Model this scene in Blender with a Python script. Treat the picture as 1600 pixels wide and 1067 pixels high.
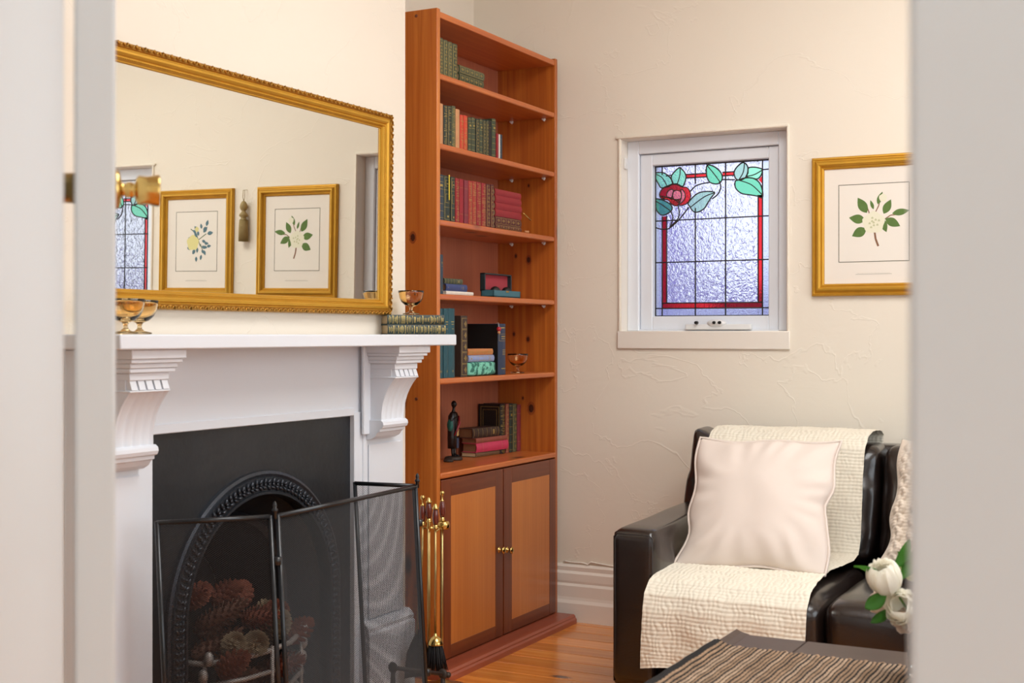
import bpy, bmesh, math, random
from mathutils import Vector, Matrix, noise
random.seed(7)
PI = math.pi
scene = bpy.context.scene
for o in list(bpy.data.objects): bpy.data.objects.remove(o)
COL = scene.collection

# ------------------------------------------------------------------ camera
YAW = math.radians(27.6); CS, SN = math.cos(YAW), math.sin(YAW)
CZ = 1.18; F = 2043.0; HV = 523.0
cam_d = bpy.data.cameras.new('camera'); cam = bpy.data.objects.new('camera', cam_d); COL.objects.link(cam)
cam.location = (0, 0, CZ); cam.rotation_euler = (PI/2, 0, YAW)
cam_d.sensor_width = 36; cam_d.lens = 36*F/1600; cam_d.shift_y = (HV-533.5)/1600
cam_d.clip_start = 0.05
cam_d.dof.use_dof = True; cam_d.dof.focus_distance = 4.5; cam_d.dof.aperture_fstop = 5.2
scene.camera = cam
scene.view_settings.view_transform = 'Standard'; scene.view_settings.look = 'None'
scene.view_settings.gamma = 1; scene.view_settings.use_curve_mapping = False
scene.view_settings.exposure = 0.04

# ------------------------------------------------------------------ world and lights
w = bpy.data.worlds.new('world'); scene.world = w; w.use_nodes = True
bg = w.node_tree.nodes['Background']; bg.inputs[0].default_value = (0.80, 0.87, 1.0, 1); bg.inputs[1].default_value = 1.35
def area(name, loc, rot, sx, sy, power, color):
    d = bpy.data.lights.new(name, 'AREA'); d.shape = 'RECTANGLE'; d.size = sx; d.size_y = sy; d.energy = power; d.color = color
    o = bpy.data.objects.new(name, d); COL.objects.link(o); o.location = loc; o.rotation_euler = rot
    return o
area('assumed_east_light', (2.02, 3.0, 1.75), (0, PI/2, 0), 1.9, 1.9, 32, (0.88, 0.96, 1.0))  # area light at an assumed, unseen window, inferred from brighter east-facing faces
area('ceiling_fill_light', (-0.4, 3.0, 3.0), (0, 0, 0), 1.6, 1.6, 60, (0.97, 0.985, 0.98))  # broad soft overhead fill, added to brighten the whole room
area('front_fill_light', (0.85, 0.99, 1.65), (-PI/2, 0, 0), 1.2, 1.4, 66, (0.90, 0.97, 1.0))  # added frontal fill that brightens the back wall and sofa, not a real window
area('assumed_hall_light', (-0.45, -0.7, 2.6), (0, 0, 0), 0.8, 0.8, 17, (0.95, 1.0, 1.0))  # unseen hall light behind the camera, assumed; it brightens the door frame

# ------------------------------------------------------------------ picking points of planes out of measured bearings
def k_x(u):
    r = (u-800)/F; return (-SN+CS*r)/(CS+SN*r)
def Xy(u, Y): return Y*k_x(u)              # X where bearing u meets the plane y = Y
def Yx(u, X): return X/k_x(u)              # Y where bearing u meets the plane x = X
def dep(X, Y): return -SN*X+CS*Y
def Zv(v, X, Y): return CZ+(HV-v)*dep(X, Y)/F

# ------------------------------------------------------------------ materials
def lin(c):
    if isinstance(c, str):
        c = c.lstrip('#'); c = [int(c[i:i+2], 16)/255 for i in (0, 2, 4)]
    return tuple((x/12.92 if x <= 0.04045 else ((x+0.055)/1.055)**2.4) for x in c[:3])+(1.0,)
def newmat(name):
    m = bpy.data.materials.new(name); m.use_nodes = True
    return m, m.node_tree.nodes, m.node_tree.links, m.node_tree.nodes['Principled BSDF']
def mat(name, c, rough=0.5, metal=0.0, bump=0.0, bscale=50, coat=0.0, var=0.0, vscale=6, trans=0.0, ior=1.5, sheen=0.0, bdist=0.002, stretch=(1,1,1)):
    m, N, L, p = newmat(name)
    p.inputs['Base Color'].default_value = lin(c); p.inputs['Roughness'].default_value = rough
    p.inputs['Metallic'].default_value = metal; p.inputs['Coat Weight'].default_value = coat
    p.inputs['Coat Roughness'].default_value = 0.15
    p.inputs['Transmission Weight'].default_value = trans; p.inputs['IOR'].default_value = ior
    p.inputs['Sheen Weight'].default_value = sheen
    if bump or var:
        tc = N.new('ShaderNodeTexCoord'); mp = N.new('ShaderNodeMapping'); mp.inputs['Scale'].default_value = stretch
        L.new(tc.outputs['Object'], mp.inputs[0])
    if bump:
        n = N.new('ShaderNodeTexNoise'); n.inputs['Scale'].default_value = bscale; n.inputs['Detail'].default_value = 4
        L.new(mp.outputs[0], n.inputs['Vector'])
        b = N.new('ShaderNodeBump'); b.inputs['Strength'].default_value = bump; b.inputs['Distance'].default_value = bdist
        L.new(n.outputs['Fac'], b.inputs['Height']); L.new(b.outputs[0], p.inputs['Normal'])
    if var:
        n = N.new('ShaderNodeTexNoise'); n.inputs['Scale'].default_value = vscale; n.inputs['Detail'].default_value = 5
        L.new(mp.outputs[0], n.inputs['Vector'])
        mx = N.new('ShaderNodeMix'); mx.data_type = 'RGBA'
        a = lin(c); mx.inputs[6].default_value = tuple(min(1, x*(1-var)) for x in a[:3])+(1,)
        mx.inputs[7].default_value = tuple(min(1, x*(1+var)) for x in a[:3])+(1,)
        L.new(n.outputs['Fac'], mx.inputs[0]); L.new(mx.outputs[2], p.inputs['Base Color'])
    return m
def wood(name, c1, c2, c3, axis=2, fine=60, rough=0.35, coat=0.25, knots=True, along=1.6, rnd=False, kscale=3.2):
    """long grain along `axis`, cut out of coloured noise; dark knots where a voronoi cell says so"""
    m, N, L, p = newmat(name)
    p.inputs['Roughness'].default_value = rough; p.inputs['Coat Weight'].default_value = coat; p.inputs['Coat Roughness'].default_value = 0.12
    tc = N.new('ShaderNodeTexCoord'); src = tc.outputs['Object']
    if rnd:
        oi = N.new('ShaderNodeObjectInfo'); mu = N.new('ShaderNodeVectorMath'); mu.operation = 'SCALE'; mu.inputs[0].default_value = (37, 19, 53)
        L.new(oi.outputs['Random'], mu.inputs['Scale']); ad = N.new('ShaderNodeVectorMath')
        L.new(src, ad.inputs[0]); L.new(mu.outputs[0], ad.inputs[1]); src = ad.outputs[0]
    def nz(s_across, s_along, det, dist=0.0):
        mp = N.new('ShaderNodeMapping'); sc = [s_across]*3; sc[axis] = s_along; mp.inputs['Scale'].default_value = sc
        L.new(src, mp.inputs[0]); n = N.new('ShaderNodeTexNoise'); n.inputs['Scale'].default_value = 1; n.inputs['Detail'].default_value = det
        n.inputs['Distortion'].default_value = dist
        L.new(mp.outputs[0], n.inputs['Vector']); return n
    a = nz(fine, along, 3, 0.4); b = nz(9, 0.7, 2)
    cr = N.new('ShaderNodeValToRGB'); cr.color_ramp.elements[0].position = 0.32; cr.color_ramp.elements[1].position = 0.68
    cr.color_ramp.elements[0].color = lin(c1); cr.color_ramp.elements[1].color = lin(c2)
    L.new(a.outputs['Fac'], cr.inputs[0])
    mx = N.new('ShaderNodeMix'); mx.data_type = 'RGBA'; mx.inputs[7].default_value = lin(c3)
    mr = N.new('ShaderNodeMapRange'); mr.inputs[1].default_value = 0.4; mr.inputs[2].default_value = 0.75; mr.inputs[4].default_value = 0.6
    L.new(b.outputs['Fac'], mr.inputs[0]); L.new(mr.outputs[0], mx.inputs[0]); L.new(cr.outputs[0], mx.inputs[6])
    out = mx.outputs[2]
    if rnd:
        hs = N.new('ShaderNodeHueSaturation'); mr2 = N.new('ShaderNodeMapRange'); mr2.inputs[3].default_value = 0.78; mr2.inputs[4].default_value = 1.15
        L.new(oi.outputs['Random'], mr2.inputs[0]); L.new(mr2.outputs[0], hs.inputs['Value']); L.new(out, hs.inputs['Color']); out = hs.outputs[0]
    if knots:
        mp = N.new('ShaderNodeMapping'); sc = [kscale*1.6]*3; sc[axis] = kscale*0.75; mp.inputs['Scale'].default_value = sc
        L.new(src, mp.inputs[0]); v = N.new('ShaderNodeTexVoronoi'); v.inputs['Scale'].default_value = 1
        L.new(mp.outputs[0], v.inputs['Vector'])
        r = N.new('ShaderNodeValToRGB'); e = r.color_ramp.elements; e[0].position = 0.05; e[0].color = (1, 1, 1, 1); e[1].position = 0.13; e[1].color = (0, 0, 0, 1)
        L.new(v.outputs['Distance'], r.inputs[0])
        m2 = N.new('ShaderNodeMix'); m2.data_type = 'RGBA'; m2.inputs[7].default_value = lin('#3a1408')
        L.new(r.outputs[0], m2.inputs[0]); L.new(out, m2.inputs[6]); out = m2.outputs[2]
    L.new(out, p.inputs['Base Color'])
    bp = N.new('ShaderNodeBump'); bp.inputs['Strength'].default_value = 0.12; bp.inputs['Distance'].default_value = 0.001
    L.new(a.outputs['Fac'], bp.inputs['Height']); L.new(bp.outputs[0], p.inputs['Normal'])
    return m
def plaster(name, c, c2):
    m, N, L, p = newmat(name)
    p.inputs['Roughness'].default_value = 0.62
    tc = N.new('ShaderNodeTexCoord')
    n1 = N.new('ShaderNodeTexNoise'); n1.inputs['Scale'].default_value = 1.4; n1.inputs['Detail'].default_value = 3
    n2 = N.new('ShaderNodeTexNoise'); n2.inputs['Scale'].default_value = 4.5; n2.inputs['Detail'].default_value = 6; n2.inputs['Distortion'].default_value = 1.2
    L.new(tc.outputs['Object'], n1.inputs['Vector']); L.new(tc.outputs['Object'], n2.inputs['Vector'])
    mx = N.new('ShaderNodeMix'); mx.data_type = 'RGBA'; mx.inputs[6].default_value = lin(c); mx.inputs[7].default_value = lin(c2)
    L.new(n1.outputs['Fac'], mx.inputs[0]); L.new(mx.outputs[2], p.inputs['Base Color'])
    # trowel ridges: thin wandering lines where a distorted noise crosses its middle
    n3 = N.new('ShaderNodeTexNoise'); n3.inputs['Scale'].default_value = 2.2; n3.inputs['Detail'].default_value = 5; n3.inputs['Distortion'].default_value = 0.8
    L.new(tc.outputs['Object'], n3.inputs['Vector'])
    s = N.new('ShaderNodeMath'); s.operation = 'SUBTRACT'; s.inputs[1].default_value = 0.5; L.new(n3.outputs['Fac'], s.inputs[0])
    ab = N.new('ShaderNodeMath'); ab.operation = 'ABSOLUTE'; L.new(s.outputs[0], ab.inputs[0])
    mr = N.new('ShaderNodeMapRange'); mr.inputs[1].default_value = 0; mr.inputs[2].default_value = 0.006; mr.inputs[3].default_value = 0.45; mr.inputs[4].default_value = 0
    L.new(ab.outputs[0], mr.inputs[0])
    ad = N.new('ShaderNodeMath'); L.new(mr.outputs[0], ad.inputs[0]); L.new(n2.outputs['Fac'], ad.inputs[1])
    b = N.new('ShaderNodeBump'); b.inputs['Strength'].default_value = 0.30; b.inputs['Distance'].default_value = 0.006
    L.new(ad.outputs[0], b.inputs['Height']); L.new(b.outputs[0], p.inputs['Normal'])
    return m
def glass(name, c, rough=0.05, bump=0.0, bscale=60, dist=0.004, stretch=(1,1,1), detail=3):
    m, N, L, p = newmat(name)
    p.inputs['Base Color'].default_value = lin(c); p.inputs['Roughness'].default_value = rough
    p.inputs['Transmission Weight'].default_value = 1; p.inputs['IOR'].default_value = 1.45
    if bump:
        tc = N.new('ShaderNodeTexCoord'); mp = N.new('ShaderNodeMapping'); mp.inputs['Scale'].default_value = stretch
        n = N.new('ShaderNodeTexNoise'); n.inputs['Scale'].default_value = bscale; n.inputs['Detail'].default_value = detail; n.inputs['Distortion'].default_value = 0.6
        L.new(tc.outputs['Object'], mp.inputs[0]); L.new(mp.outputs[0], n.inputs['Vector'])
        b = N.new('ShaderNodeBump'); b.inputs['Strength'].default_value = bump; b.inputs['Distance'].default_value = dist
        L.new(n.outputs['Fac'], b.inputs['Height']); L.new(b.outputs[0], p.inputs['Normal'])
    return m

M = {}
M['wall'] = plaster('cream_plaster', '#f0e6d6', '#ece1cf')
M['wall_breast'] = plaster('cream_plaster_smooth', '#ebe1d2', '#e8ddcd')
M['ceiling'] = mat('ceiling_white', '#eeeae2', 0.8)
M['trimwhite'] = mat('gloss_white_paint', '#e8ebf1', 0.32, bump=0.08, bscale=30)
M['mantelwhite'] = mat('mantel_white_paint', '#dfe3ea', 0.36, bump=0.10, bscale=25)
M['doorwhite'] = mat('door_white_paint', '#d0d5d8', 0.35)
M['creamtrim'] = mat('cream_trim_paint', '#efe6da', 0.4, bump=0.08, bscale=30)
M['pine_z'] = wood('orange_pine_upright', '#b65f20', '#d07c32', '#ac541c', 2)
M['pine_zk'] = wood('orange_pine_knotty', '#a4521c', '#c4702a', '#984616', 2, kscale=4.2)
M['pine_y'] = wood('orange_pine_shelf', '#ba5e28', '#cc7436', '#a84e20', 1)
M['ply'] = wood('reddish_back_board', '#a86044', '#b56c4e', '#9c553c', 2, knots=False, rough=0.5, coat=0.05)
M['mahog_z'] = wood('dark_mahogany_stile', '#6a2c12', '#7e3c1c', '#56220e', 2, knots=False)
M['mahog_y'] = wood('dark_mahogany_rail', '#6a2c12', '#80401e', '#56220e', 1, knots=False)
M['oakpanel'] = wood('honey_door_panel', '#c2702e', '#cf7f3a', '#b86628', 2, knots=False, fine=110)
M['plinth'] = wood('red_brown_plinth', '#9a4c34', '#a9583e', '#8a3e28', 1, knots=False)
M['floor'] = wood('varnished_floorboard', '#de8430', '#f0a04a', '#c86c24', 0, fine=45, rough=0.22, coat=0.5, rnd=True, kscale=3.6)
M['tablewood'] = wood('dark_table_wood', '#33241f', '#3e2b25', '#281a16', 0, knots=False, rough=0.42, coat=0.0)
M['iron'] = mat('black_stove_iron', '#26292e', 0.40, 0.35, bump=0.45, bscale=40, coat=0.2, var=0.35, vscale=7, bdist=0.003)
M['ironornate'] = mat('black_cast_iron', '#3c4047', 0.30, 0.65, bump=0.5, bscale=160, var=0.3)
M['soot'] = mat('sooty_black', '#0e0d0d', 0.9, bump=0.4, bscale=60)
M['blackmetal'] = mat('black_enamel_metal', '#1d2024', 0.32, 0.3, coat=0.3)
M['wire'] = mat('black_mesh_wire', '#2b2b2d', 0.45, 0.3)
M['rustiron'] = mat('rusty_iron', '#3e342e', 0.6, 0.5, bump=0.5, bscale=120, var=0.35, vscale=40)
M['greyiron'] = mat('worn_grey_grate', '#a8a09a', 0.5, 0.45, bump=0.6, bscale=140, var=0.35, vscale=50)
M['brass'] = mat('polished_brass', '#cfae68', 0.18, 1.0, var=0.08)
M['oldbrass'] = mat('aged_brass', '#b39c68', 0.3, 1.0, var=0.2, vscale=30)
M['gold'] = mat('gilt_frame', '#c9962f', 0.42, 0.55, var=0.16, vscale=14, bump=0.12, bscale=80)
M['goldworn'] = mat('antique_gilt', '#a87a30', 0.36, 0.75, var=0.55, vscale=60, bump=0.5, bscale=160)
M['gilding'] = mat('gold_leaf_tooling', '#b8a05c', 0.4, 0.6, var=0.25, vscale=200)
M['mirror'] = mat('mirror_silver', '#e0e0da', 0.0, 1.0)
M['mat'] = mat('cream_mount_board', '#efe6da', 0.8)
M['paper'] = mat('print_paper', '#f0e8dc', 0.8)
M['picglass'] = glass('picture_glass', '#ffffff', 0.0)
M['leather'] = mat('dark_brown_leather', '#1f1613', 0.27, bump=0.35, bscale=160, coat=0.35, var=0.2, vscale=5, bdist=0.001)
M['seam'] = mat('leather_piping', '#1a1312', 0.4)
M['cushion'] = mat('pale_linen_cushion', '#dfd0c5', 0.75, bump=0.2, bscale=500, bdist=0.0005)
M['throw'] = mat('cream_quilted_cotton', '#e6ddcb', 0.9)
M['knit'] = mat('oatmeal_wool', '#d8c8b6', 0.95, bump=0.6, bscale=260, sheen=0.3, var=0.1, vscale=80)
M['amber'] = glass('amber_glass', '#fde4b4', 0.02)
M['clear'] = glass('vase_glass', '#eef4f4', 0.0)
M['pane'] = glass('rippled_clear_glass', '#f6f5ff', 0.06, 1.0, 62, 0.010, (1, 1, 0.8), 2)
M['panefine'] = glass('frosted_border_glass', '#e6ecfd', 0.2, 0.8, 170, 0.003)
M['ruby'] = glass('ruby_glass', '#f4303c', 0.05, 0.3, 120, 0.003)
M['darkred'] = glass('deep_ruby_glass', '#c81420', 0.05, 0.3, 120, 0.003)
M['pinkred'] = glass('streaky_pink_glass', '#ff8a90', 0.2, 0.8, 120, 0.003)
M['gr1'] = glass('pale_green_glass', '#a4f5cc', 0.2, 0.6, 140, 0.003)
M['gr2'] = glass('mid_green_glass', '#80dcb4', 0.2, 0.6, 140, 0.003)
M['gr3'] = glass('dark_green_glass', '#62b89c', 0.2, 0.6, 140, 0.003)
M['gr4'] = glass('grey_green_glass', '#b4d8cc', 0.2, 0.8, 140, 0.003)
M['lead'] = mat('lead_came', '#3a3634', 0.5, 0.4)
M['page'] = mat('book_pages', '#cdb48c', 0.85, bump=0.6, bscale=400, stretch=(1, 1, 0.05), bdist=0.0006)
M['pagedark'] = mat('browned_book_pages', '#7d5636', 0.85, bump=0.5, bscale=400, bdist=0.0006)
M['pagewhite'] = mat('white_book_pages', '#e6dccb', 0.85)
def translucent(m, f):
    N = m.node_tree.nodes; L = m.node_tree.links; p = N['Principled BSDF']; out = N['Material Output']
    t = N.new('ShaderNodeBsdfTranslucent'); t.inputs[0].default_value = p.inputs['Base Color'].default_value; mx = N.new('ShaderNodeMixShader'); mx.inputs[0].default_value = f
    L.new(p.outputs[0], mx.inputs[1]); L.new(t.outputs[0], mx.inputs[2]); L.new(mx.outputs[0], out.inputs[0])
def book_cloth(n, c): M[n] = mat('book_'+n, c, 0.5, bump=0.25, bscale=180, var=0.18, vscale=40, bdist=0.0006)
for n, c in dict(green='#3c4430', dkgreen='#22302a', olive='#4c5038', black='#100e0e', teal='#1d4a54', brown='#3c2a22', navy='#27344e',
                 red='#9c2a24', crimson='#8e1622', maroon='#561c1e', orange='#c43a24', tan='#c08a5e', slate='#2e3c48', blue='#34406e',
                 pink='#c43a5a', rust='#8c4a3c', white='#dcd4c8', mint='#5fa890', ltblue='#8e9cc8', apricot='#c87c46', pearl='#6a5038', plum='#7c2a34').items(): book_cloth(n, c)
M['felt'] = mat('crimson_felt', '#a01428', 0.95, sheen=0.3)
M['boxteal'] = mat('teal_box_card', '#3a6a76', 0.5)
M['boxdark'] = mat('dark_teal_box_card', '#1c2c30', 0.5)
M['figure'] = mat('ebony_figure', '#171210', 0.3, bump=0.2, bscale=90)
M['darkwoodh'] = wood('turned_mahogany_handle', '#5c1e14', '#742c1c', '#481610', 2, knots=False, rough=0.2, coat=0.6)
M['bristle'] = mat('black_bristle', '#140e10', 0.7)
M['cone'] = mat('pine_cone_brown', '#694535', 0.85, var=0.35, vscale=60)
M['cone2'] = mat('pine_cone_grey', '#8a765c', 0.85, var=0.35, vscale=60)
M['conered'] = mat('pine_cone_russet', '#7a3f2a', 0.85, var=0.35, vscale=60)
M['leaf'] = mat('glossy_green_leaf', '#5c9c40', 0.45, var=0.25, vscale=20)
M['stem'] = mat('flower_stem', '#5c8040', 0.5)
M['petal'] = mat('cream_petal', '#fffaee', 0.6, var=0.06, vscale=30)
M['petalpink'] = mat('blush_petal', '#f6e6d8', 0.6, var=0.06, vscale=30)
M['petalgreen'] = mat('greenish_petal', '#dfe2a8', 0.6, var=0.1, vscale=30)
M['tassel'] = mat('old_gold_silk', '#a08a58', 0.6, bump=0.4, bscale=300)
M['whiteplastic'] = mat('white_plastic', '#e6e4e2', 0.35)
M['blackplastic'] = mat('black_plastic', '#151515', 0.35)
M['runnerblack'] = mat('black_yarn', '#1d1917', 0.95)
M['runnertan'] = mat('jute_yarn', '#94785f', 0.95, var=0.6, vscale=30)
M['runnercream'] = mat('pale_yarn', '#a68c74', 0.95, var=0.5, vscale=30)
M['lampglass'] = mat('lamp_shade_glass', '#f6f0e6', 0.4)
M['wallout'] = mat('lilac_rendered_wall', '#a29cdc', 0.8, var=0.1)
M['postout'] = mat('pale_painted_post', '#e6e8f2', 0.8)
M['ground'] = mat('garden_paving', '#9a96a8', 0.9, var=0.2)
M['ink'] = mat('grey_ink_line', '#74705f', 0.8)
M['ink_lt'] = mat('pale_ink_line', '#c2bdb0', 0.8)
M['pleaf'] = mat('printed_green_leaf', '#5d7a3c', 0.8, var=0.25, vscale=60)
M['pleafd'] = mat('printed_dark_leaf', '#47643a', 0.8, var=0.2, vscale=60)
M['pblue'] = mat('printed_blue_leaf', '#5d7c86', 0.8, var=0.2, vscale=60)
M['pflower'] = mat('printed_white_flower', '#ece8cf', 0.8)
M['pflower2'] = mat('printed_flower_shade', '#c9c9a0', 0.8)
M['pyellow'] = mat('printed_yellow_flower', '#e6dc98', 0.8)
M['pstem'] = mat('printed_brown_stem', '#8a6248', 0.8)

for k_ in ('petal', 'petalpink', 'petalgreen', 'leaf'): translucent(M[k_], 0.45)

# ------------------------------------------------------------------ mesh builder
class MB:
    def __init__(s): s.bm = bmesh.new()
    def face(s, vs, sm=False):
        try:
            f = s.bm.faces.new(vs); f.smooth = sm; return f
        except ValueError: return None
    def box(s, x0, x1, y0, y1, z0, z1, bev=0.0, seg=1):
        x0, x1 = min(x0, x1), max(x0, x1); y0, y1 = min(y0, y1), max(y0, y1); z0, z1 = min(z0, z1), max(z0, z1)
        v = [s.bm.verts.new(p) for p in ((x0,y0,z0),(x1,y0,z0),(x1,y1,z0),(x0,y1,z0),(x0,y0,z1),(x1,y0,z1),(x1,y1,z1),(x0,y1,z1))]
        fs = [s.face([v[i] for i in q]) for q in ((0,3,2,1),(4,5,6,7),(0,1,5,4),(1,2,6,5),(2,3,7,6),(3,0,4,7))]
        if bev > 0:
            es = list({e for f in fs for e in f.edges})
            r = bmesh.ops.bevel(s.bm, geom=es, offset=bev, segments=seg, affect='EDGES', profile=0.5)
            if seg > 1:
                for f in r['faces']: f.smooth = True
        return s
    def prism(s, pts, axis, a, b, sm=False, cap=True):
        """closed 2-D outline pushed along an axis: 'x' outline is (y,z), 'y' is (x,z), 'z' is (x,y)"""
        def P(p, t): return {'x': (t, p[0], p[1]), 'y': (p[0], t, p[1]), 'z': (p[0], p[1], t)}[axis]
        A = [s.bm.verts.new(P(p, a)) for p in pts]; B = [s.bm.verts.new(P(p, b)) for p in pts]; n = len(pts)
        for i in range(n): s.face([A[i], A[(i+1) % n], B[(i+1) % n], B[i]], sm)
        if cap: s.face(A[::-1]); s.face(B)
        return s
    def lathe(s, prof, c=(0,0,0), seg=20, sm=True, ax='z'):
        rings = []
        for r, z in prof:
            ring = []
            for i in range(seg):
                a = 2*PI*i/seg; x, y = r*math.cos(a), r*math.sin(a)
                p = {'z': (x, y, z), 'x': (z, x, y), 'y': (x, z, y)}[ax]
                ring.append(s.bm.verts.new((c[0]+p[0], c[1]+p[1], c[2]+p[2])))
            rings.append(ring)
        for a, b in zip(rings, rings[1:]):
            for i in range(seg): s.face([a[i], a[(i+1) % seg], b[(i+1) % seg], b[i]], sm)
        if prof[0][0] > 1e-4 or True: s.face(rings[0][::-1])
        s.face(rings[-1])
        return s
    def tube(s, path, r, seg=8, sm=True, cap=True):
        path = [Vector(p) for p in path]; n = len(path); rs = r if isinstance(r, (list, tuple)) else [r]*n
        rings = []; up = None
        for i, p in enumerate(path):
            t = (path[min(i+1, n-1)]-path[max(i-1, 0)])
            if t.length < 1e-9: t = Vector((0,0,1))
            t.normalize()
            if up is None: up = Vector((0,0,1)) if abs(t.z) < 0.9 else Vector((1,0,0))
            a = t.cross(up)
            if a.length < 1e-6: a = t.orthogonal()
            a.normalize(); b = t.cross(a).normalized(); up = a.cross(t)
            rings.append([s.bm.verts.new(p+(a*math.cos(2*PI*k/seg)+b*math.sin(2*PI*k/seg))*rs[i]) for k in range(seg)])
        for A, B in zip(rings, rings[1:]):
            for k in range(seg): s.face([A[k], A[(k+1) % seg], B[(k+1) % seg], B[k]], sm)
        if cap: s.face(rings[0][::-1]); s.face(rings[-1])
        return s
    def ball(s, c, r, seg=12, sc=(1,1,1), rot=None):
        m = Matrix.Translation(c) @ (rot if rot else Matrix.Identity(4)) @ Matrix.Diagonal((sc[0], sc[1], sc[2], 1))
        res = bmesh.ops.create_uvsphere(s.bm, u_segments=seg, v_segments=max(6, seg//2+2), radius=r, matrix=m)
        for v in res['verts']:
            for f in v.link_faces: f.smooth = True
        return s
    def grid(s, nu, nv, fn, sm=True, closed_u=False):
        V = [[s.bm.verts.new(fn(i/(nu if closed_u else nu-1), j/(nv-1))) for j in range(nv)] for i in range(nu)]
        for i in range(nu if closed_u else nu-1):
            for j in range(nv-1): s.face([V[i][j], V[(i+1) % nu][j], V[(i+1) % nu][j+1], V[i][j+1]], sm)
        return V
    def softbox(s, c, half, r, n=10, bulge=(0,0,0), warp=None):
        """cube with round edges and puffed faces"""
        bm2 = bmesh.new(); bmesh.ops.create_cube(bm2, size=2); bmesh.ops.subdivide_edges(bm2, edges=bm2.edges, cuts=n, use_grid_fill=True)
        mp = {}
        for v in bm2.verts:
            q = Vector((v.co[i]*half[i] for i in range(3))); cl = Vector((max(-(half[i]-r), min(half[i]-r, q[i])) for i in range(3)))
            d = q-cl; p = cl+(d.normalized()*r if d.length > 1e-9 else d)
            for i in range(3):
                j, k = (i+1) % 3, (i+2) % 3
                p[i] += bulge[i]*v.co[i]*max(0, 1-v.co[j]**2)*max(0, 1-v.co[k]**2)
            if warp: p = warp(p)
            mp[v] = s.bm.verts.new(p+Vector(c))
        for f in bm2.faces: s.face([mp[v] for v in f.verts], True)
        bm2.free(); return s
    def build(s, name, m, parent=None, local=False, mods=None):
        bmesh.ops.recalc_face_normals(s.bm, faces=s.bm.faces)
        me = bpy.data.meshes.new(name); 
        if parent is not None and not local:
            off = Vector((0,0,0)); q = parent
            while q is not None: off += q.location; q = q.parent
            bmesh.ops.translate(s.bm, verts=s.bm.verts, vec=-off)
        s.bm.to_mesh(me); s.bm.free()
        ms = m if isinstance(m, list) else [m]
        for x in ms: me.materials.append(M[x] if isinstance(x, str) else x)
        o = bpy.data.objects.new(name, me); COL.objects.link(o)
        if parent is not None: o.parent = parent
        return o
def tag(o, label=None, cat=None, group=None, kind=None):
    if label: o['label'] = label
    if cat: o['category'] = cat
    if group: o['group'] = group
    if kind: o['kind'] = kind
    return o
def thing(name, label, cat, loc=(0,0,0), rot=(0,0,0), group=None):
    o = bpy.data.objects.new(name, None); o.empty_display_size = 0.05; COL.objects.link(o); o.location = loc; o.rotation_euler = rot
    return tag(o, label, cat, group)
def struct(name, mb, m, label=None, cat=None, parent=None):
    o = mb.build(name, m, parent); return tag(o, label, cat, None, 'structure')
def copy_tree(o, parent=None):
    c = o.copy(); COL.objects.link(c)
    if parent is not None: c.parent = parent
    for ch in list(o.children): copy_tree(ch, c)
    return c
def box1(*a, **k): return MB().box(*a, **k)

# ================================================================== ROOM SHELL
XB, XA, YB, YS, ZC = -2.385, -2.753, 4.91, 0.93, 3.15       # breast, alcove, back wall, door wall, ceiling
YC0, YC1 = 2.18, 3.777                                       # chimney breast
XE = 1.9
fl = MB().box(XA-0.1, XE+0.1, -1.6, YB+0.12, -0.12, -0.022)
floor = struct('floor', fl, 'tablewood', 'varnished orange pine floorboards running across the room', 'floor')
bw = 0.112
fb0 = None; y = -1.55; i = 0
while y < YB+0.02:
    nx = 2 if i % 3 == 0 else 1
    if fb0 is None:
        mb = MB().box(XA-0.05, XE+0.05, 0.0020, bw-0.0020, -0.022, 0.0, 0.0015); fb0 = mb.build('floorboard', 'floor'); fb0.parent = floor
        o = fb0
    else:
        o = fb0.copy(); COL.objects.link(o)
    o.location = (0, y, 0); y += bw; i += 1
# back wall with two window openings
W1 = (-2.069, -1.379); W2 = (-0.165, 0.525); WZ0, WZ1 = 1.195, 1.975
mb = MB(); xs = [XA-0.15, W1[0], W1[1], W2[0], W2[1], XE+0.15]
for a in (0, 2, 4): mb.box(xs[a], xs[a+1], YB, YB+0.22, 0, ZC)
for a in (1, 3): mb.box(xs[a], xs[a+1], YB, YB+0.22, 0, WZ0-0.07); mb.box(xs[a], xs[a+1], YB, YB+0.22, WZ1, ZC)
struct('wall_back', mb, 'wall', 'cream plastered back wall with trowel marks around the stained glass window', 'wall')
struct('wall_left', box1(XA-0.15, XA, -1.6, YB, 0, ZC), 'wall', 'cream plastered alcove wall behind the pine bookcase', 'wall')
# chimney breast: open firebox cavity behind the iron insert
mb = MB(); mb.box(XA, XB, YC0, 2.56, 0, ZC); mb.box(XA, XB, 3.40, YC1, 0, ZC); mb.box(XA, XB, 2.56, 3.40, 0.86, ZC)
struct('trim_1', mb, 'wall_breast', 'cream plastered chimney breast carrying the gilt mirror', 'chimney breast')
struct('ceiling', box1(XA-0.15, XE+0.15, -1.6, YB+0.2, ZC, ZC+0.1), 'ceiling', 'plain off-white ceiling above the room', 'ceiling')
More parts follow.
